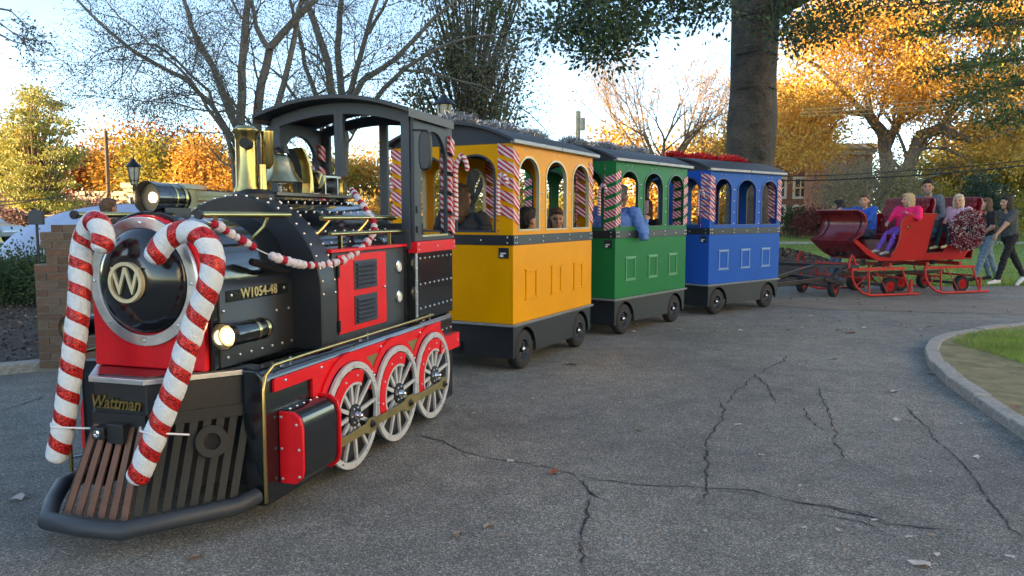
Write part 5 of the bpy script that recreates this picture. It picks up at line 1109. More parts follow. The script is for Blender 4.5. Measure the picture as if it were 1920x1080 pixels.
# ------------------------------------------------------------------ trees
def bark(n, c, sc=9): return mat(n, c, .9, var=.35, vscale=sc, bump=1, bscale=22)
BK_G = bark('grey_bark', (.16,.14,.12)); BK_D = bark('dark_bark', (.055,.048,.042)); BK_O = bark('sunny_bark', (.22,.15,.09)); BK_P = bark('pale_bark', (.26,.22,.18))
def tubes_np(name, segs, m, parent=None, n=6, smooth=True):
    """segs: list of (p0,p1,r0,r1)"""
    S = np.array([np.concatenate([a, b_, [r0, r1]]) for a, b_, r0, r1 in segs]); N = len(S); p0 = S[:, :3]; p1 = S[:, 3:6]; d = p1-p0; d /= np.linalg.norm(d, axis=1)[:, None]+1e-9
    u = np.where(np.abs(d[:, 2:3]) < .9, np.array([[0,0,1.]]), np.array([[1.,0,0]])); x = np.cross(d, u); x /= np.linalg.norm(x, axis=1)[:, None]; y = np.cross(d, x)
    V = np.empty((N, 2*n, 3))
    for k in range(n):
        a = 2*PI*k/n; w_ = x*math.cos(a)+y*math.sin(a); V[:, k] = p0+w_*S[:, 6:7]-d*S[:, 6:7]*.3; V[:, n+k] = p1+w_*S[:, 7:8]
    Fb = np.array([(k, (k+1) % n, n+(k+1) % n, n+k) for k in range(n)]); F_ = (np.arange(N)[:, None, None]*2*n+Fb[None]).reshape(-1, 4)
    return npmesh(name, V.reshape(-1, 3), F_, m, None, parent, smooth=smooth)
def branchify(rn, p, d, L, r, lvl, segs, tips, spread=.55, shrink=.72, kids=(2, 3), upb=.10, wig=.18, minr=.004):
    """recursive limb; returns nothing, fills segs and tips"""
    n = 4 if lvl > 0 else 2; q = np.array(p, float); dd = nm(d); rr = r
    for i in range(n):
        dd = nm(dd+np.array([rn.gauss(0, wig), rn.gauss(0, wig), rn.gauss(0, wig)+upb])*.6); e = q+dd*L/n; r2 = max(minr, rr*(.90 if lvl > 0 else .7)); segs.append((q, e, rr, r2)); q = e; rr = r2
        if lvl > 0 and i >= 1 and rn.random() < .55:
            sd_ = nm(np.cross(dd, [rn.gauss(0,1), rn.gauss(0,1), rn.gauss(0,1)])); branchify(rn, q, nm(dd+sd_*rn.uniform(.6,1.1)), L*shrink*rn.uniform(.6,.95), rr*.55, lvl-1, segs, tips, spread, shrink, kids, upb, wig, minr)
        if lvl <= 1: tips.append((q.copy(), dd.copy()))
    if lvl > 0:
        for _ in range(rn.choice(kids)):
            sd_ = nm(np.cross(dd, [rn.gauss(0,1), rn.gauss(0,1), rn.gauss(0,1)])); branchify(rn, q, nm(dd+sd_*rn.uniform(spread*.5, spread*1.3)), L*shrink*rn.uniform(.8,1.1), rr*.75, lvl-1, segs, tips, spread, shrink, kids, upb, wig, minr)
def leaves_at(name, pts, per, sig, size, mats, parent, seed, aspect=1., droop=0., probs=None):
    g = np.random.default_rng(seed); P = np.repeat(np.array(pts), per, axis=0); P = P+g.normal(size=P.shape)*np.array(sig)
    if droop: P[:, 2] -= abs(g.normal(size=len(P)))*droop
    cl = g.choice(len(mats), len(pts), p=probs); mi = np.where(g.random(len(P)) < .6, np.repeat(cl, per), g.choice(len(mats), len(P), p=probs))
    o = scatter_cards(name, P, size, mats, seed=seed, aspect=aspect, mi=mi, parent=parent); o['kind'] = 'stuff'; return o
def tree(name, label, base, H, r, lean, lvl, barkm, leafm, per, sig, size, seed, crown=None, group=None, fork=.35, nlimb=4, spread=.55, shrink=.74, kids=(2,3), probs=None, aspect=1., tn=7, limbL=None, upb=.10, droop=0.):
    rn = random.Random(seed); t = root(name, label, 'tree', base, 0, group); segs = []; tips = []; q = np.zeros(3); q[2] = -.1; rr = r; hf = H*fork; n = 5
    for i in range(n):
        e = q+np.array([lean[0]*hf/n+rn.gauss(0,.02*H/10), lean[1]*hf/n+rn.gauss(0,.02*H/10), hf/n]); segs.append((q, e, rr*(1.25 if i == 0 else 1), rr*.93)); rr *= .93; q = e
    for k in range(nlimb):
        a = 2*PI*k/nlimb+rn.uniform(-.4,.4); d = np.array([math.cos(a)*rn.uniform(.35,.9), math.sin(a)*rn.uniform(.35,.9), 1.0]); branchify(rn, q-np.array([0,0,rn.uniform(0,.12)*H*fork]), d, (limbL or (H-hf)*.36)*rn.uniform(.85,1.15), rr*.6, lvl, segs, tips, spread, shrink, kids, upb, minr=max(.006, r*.02))
    big_ = [s_ for s_ in segs if s_[2] > r*.10]; tw = [s_ for s_ in segs if s_[2] <= r*.10]
    tr = tubes_np('trunk', big_, barkm, t, tn)
    if tw: tag(tubes_np('twigs', tw, barkm, t, 3, False), kind='stuff')
    if per: leaves_at('crown', [p for p, _ in tips], per, sig, size, leafm, t, seed, aspect, droop, probs)
    return t, len(tips)
OR = [leafmat('leaf_orange', (.60,.28,.05), .4), leafmat('leaf_gold', (.62,.39,.08), .4), leafmat('leaf_amber', (.50,.25,.05), .4)]
RO = [leafmat('leaf_russet', (.45,.09,.02), .4), leafmat('leaf_orange_b', (.50,.16,.02), .4), leafmat('leaf_deep_red', (.30,.06,.02), .4)]
YG = [leafmat('leaf_yellow_green', (.30,.27,.05), .4), leafmat('leaf_olive', (.20,.20,.05), .4), leafmat('leaf_mustard', (.42,.28,.03), .4)]
GN = [leafmat('leaf_dark_green', (.035,.065,.028), .25), leafmat('leaf_mid_green', (.055,.10,.03), .3), leafmat('leaf_bluish_green', (.045,.075,.05), .25)]
MG = [leafmat('magnolia_green', (.07,.11,.045), .2), leafmat('magnolia_brown', (.20,.13,.06), .2), leafmat('magnolia_olive', (.15,.15,.06), .2)]
PI_ = [leafmat('pine_gold', (.46,.36,.08), .2), leafmat('pine_green', (.24,.26,.07), .2), leafmat('pine_olive', (.34,.31,.07), .2)]
WO_ = [leafmat('willow_oak_green', (.13,.155,.125), .25), leafmat('willow_oak_grey', (.18,.185,.165), .25), leafmat('willow_oak_rust', (.12,.08,.04), .25)]
print('trees')
tc = 0
# multi-stemmed trees behind the locomotive: limbs follow the photograph's
def limb_tree(name, label, d, base_px, limbs, r0, barkm, leafm, per, seed, twl=1.3, lvl=2, size=.10, sig=.22, sub_every=.8, group=None, tw_r=.02, probs=None, dspread=.25):
    rn = random.Random(seed); b0 = at(base_px[0], base_px[1], d); base = Vector((b0.x, d, 0)); t = root(name, label, 'tree', base, 0, group); segs = []; tips = []; B = np.array(base)
    for li, (pts, ra, rb) in enumerate(limbs):
        dz = rn.uniform(-1, 1)*dspread*3; P = []
        for i, (px, py) in enumerate(pts):
            dd = d+dz*(i/max(1, len(pts)-1)); v = at(px, py, dd) if not (i == 0 and py > 900) else Vector((at(px, 400, dd).x, dd, -.1)); P.append(np.array(v)-B)
        Q = []
        for a, b_ in zip(P[:-1], P[1:]):
            m = max(2, int(np.linalg.norm(b_-a)/.5))
            for k in range(m): Q.append(a+(b_-a)*k/m+np.array([rn.gauss(0,.02), rn.gauss(0,.02), rn.gauss(0,.02)]))
        Q.append(P[-1]); N = len(Q); rad = [ra+(rb-ra)*i/(N-1) for i in range(N)]
        for i in range(N-1):
            segs.append((Q[i], Q[i+1], rad[i], rad[i+1]))
            if i > N*.28 and rn.random() < sub_every:
                dd = nm(Q[i+1]-Q[i]); sd_ = nm(np.cross(dd, [rn.gauss(0,1), rn.gauss(0,1), rn.gauss(0,1)])); branchify(rn, Q[i], nm(dd*.6+sd_*rn.uniform(.5,1.1)), twl*rn.uniform(.6,1.1), max(tw_r, rad[i]*.28), lvl, segs, tips, .6, .72, (2,3), .02, .22, .006)
        branchify(rn, Q[-1], nm(Q[-1]-Q[-2]), twl, rad[-1], lvl, segs, tips, .6, .72, (2,3), .02, .2, .006)
    tubes_np('trunk', [s_ for s_ in segs if s_[2] > .03], barkm, t, 8); tag(tubes_np('twigs', [s_ for s_ in segs if s_[2] <= .03], barkm, t, 3, False), kind='stuff')
    if per: leaves_at('crown', [p for p, _ in tips], per, (sig,sig,sig), size, leafm, t, seed, .8, .1, probs)
    return t, len(tips)
A_L = [([(462,2000),(458,420),(455,330),(450,260),(452,130),(465,0)], .17, .09), ([(462,2000),(470,360),(480,250),(492,160),(505,90),(560,30),(610,-20)], .18, .08), ([(505,95),(480,50),(470,0)], .08, .05),
 ([(462,2000),(475,380),(500,270),(520,200),(545,110),(560,20)], .13, .07), ([(450,250),(420,180),(400,120),(360,50),(345,0)], .10, .05), ([(440,210),(400,130),(370,80),(350,20)], .07, .04),
 ([(455,290),(400,200),(350,150),(310,130),(250,95),(180,38),(150,5)], .08, .035), ([(448,310),(390,170),(330,110),(290,85),(260,82),(215,90)], .05, .02), ([(450,390),(425,250),(390,200),(360,150),(300,100)], .06, .03), ([(470,300),(520,210),(560,195),(620,160)], .05,.025), ([(455,210),(400,210),(330,195),(270,190)], .035, .015), ([(480,240),(430,205),(380,180),(340,170)], .03,.015)]
_, n1 = limb_tree('willow_oak', 'spreading grey trunked tree with thin drooping leaves behind the locomotive chimney', 21., (462, 400), A_L, .2, BK_G, WO_, 13, 3, twl=1.2, size=.052, sig=.24, sub_every=.7)
B_L = [([(640,2000),(640,350),(632,230),(615,120),(590,40),(565,-20)], .20, .09), ([(640,2000),(645,260),(640,180),(632,90),(640,0)], .17, .09), ([(645,210),(668,130),(690,60),(710,-10)], .11, .06), ([(640,230),(680,150),(740,110),(790,60),(830,20)], .12, .05), ([(660,250),(720,165),(760,130),(820,90),(880,70)], .10, .04),
 ([(640,2000),(612,300),(600,200),(572,120),(560,60)], .12, .06), ([(620,240),(560,190),(530,150),(510,130)], .06, .03), ([(750,130),(830,140),(900,160),(960,190)], .05, .02), ([(690,60),(720,20),(730,-20)],.06,.04)]
_, n2 = limb_tree('willow_oak', 'tall grey forked tree standing behind the locomotive cab roof', 25., (640, 400), B_L, .2, BK_G, WO_, 10, 8, twl=1.5, size=.060, sig=.30, sub_every=.7)
print('A', n1, 'B', n2)
# magnolia behind: dense
def clumps(name, label, centers, base, leafm, per, sig, size, seed, trunk_r=.2, barkm=BK_D, probs=None, group=None, cat='tree', hgt=None):
    t = root(name, label, cat, base, 0, group); B = np.array(base); rn = random.Random(seed); segs = []; P = []
    top = max(c[2] for c in centers)
    q = np.array([0,0,-.05]); e = np.array([0,0,(hgt or top*.7)]); segs.append((q, e, trunk_r, trunk_r*.45))
    for c in centers:
        c = np.array(c)-B*np.array([1,1,0]); s0 = e*min(.95, max(.2, (c[2]/top)-.25)); m = (s0+c)/2+np.array([0,0,-.1*abs(c[0])]); segs += [(s0, m, trunk_r*.3, trunk_r*.18), (m, c, trunk_r*.18, trunk_r*.06)]; P.append(c)
    tubes_np('trunk', segs, barkm, t, 7); leaves_at('crown', P, per, sig, size, leafm, t, seed, .9, 0, probs); return t
rn = random.Random(21)
cs = []
for _ in range(150):
    px = rn.uniform(765, 1000); py = rn.uniform(-60, 240)
    if (px > 960 and py > 90) or (px < 800 and py < 90) or (px > 950 and py > 60 and rn.random() < .6): continue
    dd = 28+rn.uniform(-2, 2); cs.append(tuple(at(px, py, dd)))
clumps('magnolia', 'dense dark evergreen with brownish leaves behind the yellow carriage roof', cs, (at(880,370,28).x, 28, 0), MG, 100, (.40,.42,.28), .14, 5, .25, probs=[.4,.3,.3])
cs = [tuple(at(rn.uniform(820,1000), rn.uniform(60,235), 33+rn.uniform(-2,2))) for _ in range(40)]
clumps('bare_elm', 'thin half bare grey tree to the right of the dense evergreen', cs, (at(930,370,33).x, 33, 0), WO_, 90, (.7,.7,.6), .09, 6, .16, BK_G)
# big trunk with overhanging crown
tb = at(1406, 330, 16.4); t = root('oak_tree', 'massive dark trunk rising behind the blue carriage with leaves hanging over the road', 'tree', (tb.x, 16.4, 0)); mb = MB()
nS = 46; n = 30; 
for i in range(nS+1):
    z = i/nS*8.2-.1; fl = 1+.75*math.exp(-z/.5); bulge = 1+.09*math.exp(-((z-3.1)/.45)**2)+.22*max(0, (z-5.0)/3.2)**1.5
    for k in range(n):
        a = 2*PI*k/n; r_ = .470*fl*bulge*(1+.035*math.sin(a*5+z*.7)+.05*mnoise.noise(Vector((math.cos(a)*1.3, math.sin(a)*1.3, z*.8)))+.03*mnoise.noise(Vector((math.cos(a)*4, math.sin(a)*4, z*1.5)))); mb.v.append((math.cos(a)*r_+.02*z*0, math.sin(a)*r_, z))
for i in range(nS):
    for k in range(n): mb.f.append((i*n+k, i*n+(k+1) % n, (i+1)*n+(k+1) % n, (i+1)*n+k)); mb.m.append(0)
BKT = mat('smooth_oak_bark', (.065,.056,.045), .92, var=.5, vscale=3.2, bump=1, bscale=16)
for n__ in BKT.node_tree.nodes:
    if n__.type == 'BUMP': n__.inputs['Distance'].default_value = .06
mb.build('trunk', BKT, t, smooth=80)
for z in (4.6, 5.35, 3.9):
    m3 = MB(); m3.tube([(math.cos(a)*(.48+.09*math.exp(-((z-3.1)/.45)**2)+.01), math.sin(a)*(.48+.01), z+.02*math.sin(a*3)) for a in np.linspace(R(200), R(330), 14)], .012, 6); m3.build('bark_ridge', BKT, t)
for (bx, bz) in ((.1,2.55),(.15,2.1),(-.1,3.2)):
    m3 = MB(); m3.ell((bx, -.52, bz), (.09,.06,.11), 12, 8); m3.build('burl', BKT, t, smooth=80)
segs = []; tips = []; rn = random.Random(77)
for d, r_, L, st in (((1.,-.35,.55),.26,2.6,(.3,-.1,5.5)),((-.8,-.5,1.2),.24,2.4,(-.2,0,7.4)),((-.5,.9,1.1),.22,2.4,(0,.1,7.6)),((.4,.8,1.1),.22,2.4,(.1,.1,7.6)),((-.9,-.8,.9),.2,2.6,(-.2,-.1,7.2)),((.9,.2,1),.2,2.4,(.2,0,7.5))): branchify(rn, st, d, L, r_, 3, segs, tips, .5, .76, (2,3), .02, .15, .01)
tubes_np('limb', [s_ for s_ in segs if s_[2] > .03], BKT, t, 8)
BB = np.array((tb.x, 16.4, 0)); cl = []
def ccl(pxr, pyr, dr, n, cond=None):
    out = []
    while len(out) < n:
        px, py = rn.uniform(*pxr), rn.uniform(*pyr)
        if cond and not cond(px, py): continue
        out.append(np.array(at(px, py, rn.uniform(*dr))))
    return out
cl += ccl((1010,1230), (-60,110), (11,13.5), 55, lambda x, y: y < 105-abs(x-1110)*.35 and not (x < 1060 and y < 40)); cl += ccl((1120,1150), (95,130), (12,12.4), 3)
cl += ccl((1240,1370), (-60,35), (12,14), 20, lambda x, y: y < 40); cl += ccl((1450,1640), (-60,100), (13.5,16), 30, lambda x, y: y < 100-(x-1450)*.35); cl += ccl((1350,1700), (-120,-20), (13,18), 30)
anch = np.array((0,0,7.0)); sg2 = []
for c in cl[::3]: 
    c2 = c-BB; m = (anch+c2)/2+np.array((0,0,.5)); sg2 += [(anch*1.0, m, .05, .03), (m, c2, .03, .008)]
tubes_np('branch', [s_ for s_ in sg2], BKT, t, 5); leaves_at('crown', [c-BB for c in cl], 120, (.26,.30,.13), .085, GN, t, 13, .9, 0)
leaves_at('upper_crown', [p for p, _ in tips if p[2] > 7.3], 5, (.4,.4,.3), .14, GN, t, 14, .9, 0)
# nearer branches entering at the top right
cs = []; rn = random.Random(5)
for (x0, y0, x1, y1, n) in ((1920,30,1700,60,12),(1940,95,1740,140,14),(1930,150,1790,190,12),(1930,215,1860,225,7),(1930,-10,1650,10,14),(1930,60,1760,25,8)):
    for k in range(n): f_ = (k+rn.random())/n; cs.append(np.array(at(x0+(x1-x0)*f_, y0+(y1-y0)*f_+rn.uniform(-10,10), 11+rn.uniform(-.6,.6))))
tb2 = Vector((9.6, 10.6, 0)); t = root('green_tree', 'green leafed branches reaching in at the top right of the picture', 'tree', tb2); B2 = np.array(tb2)
segs = [(np.array((0,0,-.1)), np.array((0,0,3.2)), .26, .2), (np.array((0,0,3.2)), np.array((-.1,0,7)), .2, .1)]
for (x0, y0, x1, y1) in ((1940,40,1700,66),(1950,105,1740,145),(1945,150,1780,195),(1940,-5,1650,15)):
    a = np.array(at(x0, y0, 11))-B2; b_ = np.array(at(x1, y1, 11))-B2; s0 = np.array((0,0,max(2.6, a[2]-.7))); segs += [(s0, a, .07, .035), (a, (a+b_)/2+np.array((0,.1,.05)), .035, .02), ((a+b_)/2+np.array((0,.1,.05)), b_, .02, .006)]
tubes_np('trunk', segs, BK_D, t, 7); leaves_at('crown', [c-B2 for c in cs], 75, (.17,.24,.06), .065, [GN[1], GN[0], leafmat('leaf_fresh_green', (.07,.14,.03), .35)], t, 31, .8, 0)
cs2 = [np.array((rn.uniform(-2.2,2), rn.uniform(-2,2), rn.uniform(4.8,8))) for _ in range(60)]; leaves_at('upper_crown', cs2, 15, (.4,.4,.3), .12, GN, t, 32, .9, 0)
# left edge drooping twigs
rn = random.Random(15); t = root('willow_oak', 'thin twigs hanging in at the top left corner', 'tree', (at(-120,370,17).x, 17, 0)); B3 = np.array(t.location); segs = [(np.array((0,0,-.1)), np.array((0,0,8.)), .2, .1)]; tips = []
for (px, py) in ((-10,40),(10,70),(-30,20),(20,20)):
    e = np.array(at(px, py, 17))-B3; segs.append((np.array((0,0,6.)), e, .05, .02)); branchify(rn, e, (.5,0,-.25), .7, .015, 2, segs, tips, .6, .7, (2,3), -.06, .25, .005)
tubes_np('trunk', segs, BK_G, t, 5); leaves_at('crown', [p for p, _ in tips], 3, (.12,.12,.1), .07, WO_, t, 3, .8)
# distance: pine, tree line, bare tree, golden oak
rn = random.Random(33)
def pad_tree(name, label, px0, px1, pytop, pybot, d, leafm, n, per, sig, size, seed, shape='round', trunk_r=.25, barkm=BK_O, probs=None, group=None):
    cs = []; cx = (px0+px1)/2; rn = random.Random(seed)
    while len(cs) < n:
        u = rn.uniform(-1,1); v = rn.random(); 
        if shape == 'round': wv = math.sqrt(max(0, 1-(2*v-1)**2))*.95+.05 if v < .5 else 1.
        elif shape == 'cone': wv = .12+.88*v**.8
        else: wv = .35+.65*math.sin(PI*min(1, v*1.1+.1))
        if abs(u) > wv: continue
        # lumpy outline
        if mnoise.noise(Vector((u*2.2, v*2.2, seed*3.1))) < -.18: continue
        c = at(cx+u*(px1-px0)/2, pytop+v*(pybot-pytop), d+rn.uniform(-1,1)*(px1-px0)/2/F_PX*d*.7); cs.append((c.x, c.y, max(.3, c.z)))
    return clumps(name, label, cs, (at(cx,370,d).x, d, 0), leafm, per, sig, size, seed, trunk_r, barkm, probs, group)
cs = []; rn = random.Random(8)
for k, (py, hw) in enumerate(((172,12),(184,26),(198,34),(214,40),(230,54),(246,60),(262,62),(278,72),(294,66),(312,72),(330,62),(348,70),(366,58),(384,66))):
    for q in range(int(hw/5)+2):
        px = 66+rn.uniform(-hw, hw)+(8 if k % 3 else -6); cs.append(tuple(at(px, py+rn.uniform(-6,6), 52+rn.uniform(-2,2))))
clumps('pine_tree', 'golden green pine tree at the left edge of the picture', cs, (at(66,370,52).x,52,0), PI_, 95, (.36,.5,.13), .20, 2, .3, BK_O)
FT = [(-60,40,250,410,70,YG,'yellow green far tree left of the pine'),(120,200,300,410,75,RO,'thin pinkish far tree right of the pine'),(180,250,250,410,72,OR,'far orange tree behind the wooden utility pole'),(235,310,238,410,74,RO,'far tree with a russet top left of the locomotive headlamp'),(250,340,262,410,68,YG,'yellow green far tree above the locomotive headlamp'),
 (305,400,256,410,76,RO,'far tree with a red orange crown above the left lantern'),(330,450,275,410,66,OR,'bright orange far tree left of the chimney'),(420,560,300,410,80,OR,'far orange tree behind the chimney and bell'),(540,680,300,415,82,YG,'far yellow tree seen through the cab windows'),(640,780,290,415,84,OR,'far orange tree seen through the right cab window'),
 (740,880,300,420,80,YG,'far yellow tree behind the yellow carriage windows'),(840,980,325,420,86,OR,'far amber tree behind the yellow carriage'),(960,1100,335,420,90,YG,'low far tree between the yellow and green carriages'),(1060,1160,320,420,88,OR,'far amber tree behind the green carriage roof'),
 (1125,1295,234,420,62,OR,'rounded orange tree below the tall bare tree'),(1270,1370,270,420,70,YG,'far olive tree just left of the big trunk')]
for i, (a, b_, c, e, d, lm, lab) in enumerate(FT):
    pad_tree('autumn_tree', lab, a, b_, c, e, d, lm, 55, 120, (.9,.9,.75), .36, 40+i, 'dome' if i % 2 else 'round', .22, group='autumn trees along the far side')
# low orange undergrowth to hide the horizon
for i, (a, b_, c, d, lm, lab) in enumerate([(-80,220,385,60,[leafmat('dusty_pink_leaf', (.26,.14,.13), .3), leafmat('dusty_brown_leaf', (.20,.13,.10), .3)],'low reddish shrubs under the pine behind the tent'),(380,800,372,70,OR,'low orange shrubs behind the locomotive'),(760,1180,380,75,YG,'low yellow shrubs behind the yellow and green carriages'),(1150,1480,378,70,OR,'low orange shrubs behind the blue carriage')]):
    pad_tree('shrub_row', lab, a, b_, c, 425, d, lm, 60, 160, (1.1,1.0,.5), .34, 90+i, 'dome', .1, group='shrubs along the far side')
# tall bare tree
t, k = tree('bare_tree', 'tall nearly bare tree with fine pinkish twigs left of the big trunk', (at(1240,370,50).x, 50, 0), 12.4, .34, (0,0), 4, BK_O, [leafmat('twig_tan', (.36,.22,.12), .3), leafmat('twig_pink', (.40,.24,.16), .3)], 1, (.2,.2,.2), .12, 6, fork=.30, nlimb=6, spread=.45, shrink=.76, kids=(2,3), limbL=3.0)
print('bare', k)
t, k = tree('bare_tree', 'smaller bare tree half hidden by the big trunk', (at(1335,370,52).x, 52, 0), 9.5, .22, (0,0), 3, BK_O, [MATS['twig_tan'], YG[2]], 3, (.25,.25,.22), .16, 7, fork=.3, nlimb=5, spread=.5, shrink=.74, limbL=2.4)
# golden oak on the right
G_L = [([(1672,2000),(1668,380),(1662,300),(1655,250),(1630,215)], .55, .25), ([(1664,270),(1690,215),(1700,190)], .25, .16), ([(1690,2000),(1695,380),(1705,310),(1725,255),(1765,240),(1800,258),(1835,262)], .5, .16), ([(1765,240),(1785,205),(1795,190)], .2, .12), ([(1655,250),(1600,190),(1560,150)], .2, .1), ([(1700,190),(1690,120),(1680,60)], .16, .08), ([(1795,190),(1840,130),(1880,90)], .13, .07), ([(1630,215),(1560,210),(1510,230)], .14, .07), ([(1700,190),(1760,120),(1770,60)], .13, .06), ([(1835,262),(1890,240),(1940,220)], .12, .06)]
_, k = limb_tree('golden_oak', 'great golden oak with a forked grey trunk behind the sleigh', 40., (1680, 400), G_L, .5, BK_G, OR, 3, 17, twl=2.2, lvl=2, size=.17, sig=.5, sub_every=.8, tw_r=.05, dspread=.6)
cs = []
rn = random.Random(71)
while len(cs) < 230:
    px = rn.uniform(1440, 1960); py = rn.uniform(10, 300)
    if mnoise.noise(Vector((px/55, py/45, 3.3))) < -.02: continue
    if py > 205 and 1590 < px < 1850: continue
    if px < 1470 and py < 90: continue
    cs.append(tuple(at(px, py, 40+rn.uniform(-4, 6))))
o = [x for x in bpy.data.objects if x.name.startswith('golden_oak')][0]; GB = np.array(o.location)
leaves_at('golden_crown', [np.array(c)-GB for c in cs], 330, (.70,.9,.50), .17, OR, o, 91, .9, 0, [.35,.5,.15])
for i, (a, b_, c, e, d, lm, lab) in enumerate([(1840,1990,235,420,48,YG,'pale olive tree at the right edge behind the walkers'),(1700,1860,300,420,52,YG,'yellowish tree behind the man in the sleigh'),(1450,1560,150,290,58,OR,'orange tree just right of the big trunk'),(1740,1900,250,400,60,OR,'distant amber tree behind the golden oak')]):
    pad_tree('autumn_tree', lab, a, b_, c, e, d, lm, 60, 130, (.8,.8,.6), .28, 140+i, 'dome', .2, group='autumn trees along the far side')
SHR = [leafmat('shrub_grey', (.20,.17,.12), .3), leafmat('shrub_tan', (.28,.21,.12), .3), leafmat('shrub_olive', (.14,.14,.05), .3)]
for i, (a, b_, c, e, d, lm, lab, n, per, sz) in enumerate([(1560,1700,320,440,30,SHR,'pale leafless shrub behind the sleigh seats',38,90,.09),(1825,1862,340,445,32,[leafmat('spruce_blue', (.05,.09,.08), .1), GN[0]],'small blue green conifer behind the walkers',30,200,.12),(1640,1780,345,440,34,YG,'olive shrub between the sleigh passengers',50,150,.14),(1480,1506,395,440,46,[GN[0],GN[1]],'clipped dark green conical bush by the brick hall',24,160,.12),
    (1500,1560,402,440,45,[leafmat('burgundy_leaf', (.12,.03,.03), .2), leafmat('burgundy_leaf_b', (.20,.06,.05), .2)],'low burgundy bush by the brick hall',30,160,.14),(1780,1940,385,445,42,YG,'low olive hedge at the far right',50,150,.16)]):
    pad_tree('garden_shrub', lab, a, b_, c, e, d, lm, n, per, (.28 if d < 36 else .34,.4,.28), sz, 170+i, 'dome', .05, BK_P, None)
for o in bpy.data.objects:
    if o.name.startswith('garden_shrub') or o.name.startswith('shrub_row'): o['category'] = 'shrub'
# bare twiggy trees behind the sleigh
for i, (px, d, H, lab) in enumerate(((1600, 34, 5.2, 'pale leafless sapling above the boy in blue'), (1645, 31, 4.6, 'pale twiggy bush tree above the girl in pink'))):
    tree('bare_sapling', lab, (at(px,370,d).x, d, 0), H, .07, (0,0), 3, BK_P, SHR, 3, (.15,.15,.15), .09, 60+i, fork=.12, nlimb=7, spread=.5, shrink=.78, limbL=1.2)

# ------------------------------------------------------------------ mound, brick pier, walls, tent, rose bush, lanterns, poles, buildings
mb = MB(); N = 40; M_ = 16; rn = random.Random(2)
for j in range(M_+1):
    for i in range(N):
        a = 2*PI*i/N; q = j/M_; r_ = 1.75*q*(1+.1*math.sin(a*3)); h = .62*(1-q**1.6)*(1+.25*mnoise.noise(Vector((math.cos(a)*q*3, math.sin(a)*q*3, 1))))
        mb.v.append((math.cos(a)*r_*1.15, math.sin(a)*r_, max(-.02, h)+.05*mnoise.noise(Vector((math.cos(a)*q*9, math.sin(a)*q*9, 5)))*(q < .95)))
for j in range(M_):
    for i in range(N): mb.f.append((j*N+i, j*N+(i+1) % N, (j+1)*N+(i+1) % N, (j+1)*N+i)); mb.m.append(0)
o = mb.build('mulch_mound', MULCH, smooth=80, loc=(tb.x+.5, 16.2, 0)); tag(o, kind='structure')
g = np.random.default_rng(6); a = g.uniform(0, 2*PI, 5000); q = np.sqrt(g.random(5000)); P = np.stack([tb.x+.5+np.cos(a)*q*1.75*1.1, 16.2+np.sin(a)*q*1.7, .63*(1-q**1.6)+.02], 1)
scatter_cards('mound_chips', P, .07, CH, 'stuff', flat=.4, seed=81, aspect=.7, mi=g.choice(4, 5000, p=[.45,.4,.12,.03]))
# brick pier
BRM = [mat('brick_%s' % n, c, .88, var=.2, vscale=20, bump=.5, bscale=80) for n, c in (('umber', (.13,.075,.045)), ('rust', (.17,.085,.05)), ('tan', (.155,.10,.065)))]
MORT = mat('mortar', (.20,.17,.14), .95, bump=.3)
pier = root('brick_pier', 'stepped brown brick gate pier behind the left candy cane', 'pier', (-3.46, 6.72, 0), R(4))
bw, bh, bd = .20, .057, .09; course = .067; bproto = {}; 
def brick_mesh(w_, d_, k):
    key = (round(w_, 3), round(d_, 3), k)
    if key in bproto: return bproto[key]
    mb = MB(); mb.box(0, w_, 0, d_, 0, bh); o = mb.build('brick', BRM[k], pier, smooth=0); o.hide_render = False; bproto[key] = o.data; o['_p'] = 1; bpy.data.objects.remove(o); return bproto[key]
rn = random.Random(10)
levels = [(-.50,.62,11),(-.40,.62,13),(-.44,.62,15),(-.38,.62,16),(-.385,.62,17),(-.36,.62,18)]
def lev(i): 
    if i < 13: return (-.52,.60)
    if i < 15: return (-.42,.60)
    if i < 17: return (-.46,.60)
    return (-.37,.60)
for i in range(18):
    x0, x1 = lev(i); z = .03+i*course; off = 0 if i % 2 else -.5; x = x0
    first_w = bw*.5 if i % 2 else bw
    while x < x1-.02:
        w_ = first_w if x == x0 else bw; w_ = min(w_, x1-x)
        if w_ > .03:
            groove = (i < 12 and abs(x+w_/2-(x0+.17)) < .0)
            me_ = brick_mesh(round(w_-.010, 3), bd, rn.choice((0,0,1,2))); o = bpy.data.objects.new('brick', me_); COL.objects.link(o); o.parent = pier; o.location = (x+.005, -.30+rn.uniform(-.002,.002)+(.0 if x > x0+.14 or i > 12 else .0), z)
        x += w_
    y = -.20
    while y < .28:
        for xs_ in (x1-bd,):
            me_ = brick_mesh(bd, .19, rn.choice((0,0,1,2))); o = bpy.data.objects.new('brick', me_); COL.objects.link(o); o.parent = pier; o.location = (xs_, y, z)
        y += .20
mb = MB(); mb.box(-.515, .595, -.292, .28, 0, .03+13*course); mb.box(-.415, .595, -.292, .28, .03+13*course, .03+15*course); mb.box(-.455,.595,-.292,.28,.03+15*course,.03+17*course); mb.box(-.365, .595, -.292, .28, .03+17*course, .03+18*course-.01); mb.build('mortar_core', MORT, pier)
# low garden wall
gw = root('garden_wall', 'low dark garden wall running left from the brick pier', 'wall', (-8.4, 12.0, 0), R(0)); mb = MB(); mb.box(-3.6, 3.4, -.12, .12, 0, .56); mb.build('wall_body', mat('dark_brick_wall', (.07,.05,.04), .9, var=.3, vscale=8, bump=.5), gw); mb = MB(); mb.box(-3.65, 3.45, -.17, .17, .56, .63); mb.build('coping', mat('dark_coping', (.05,.045,.045), .7, var=.2, bump=.3), gw, bevel=.01)
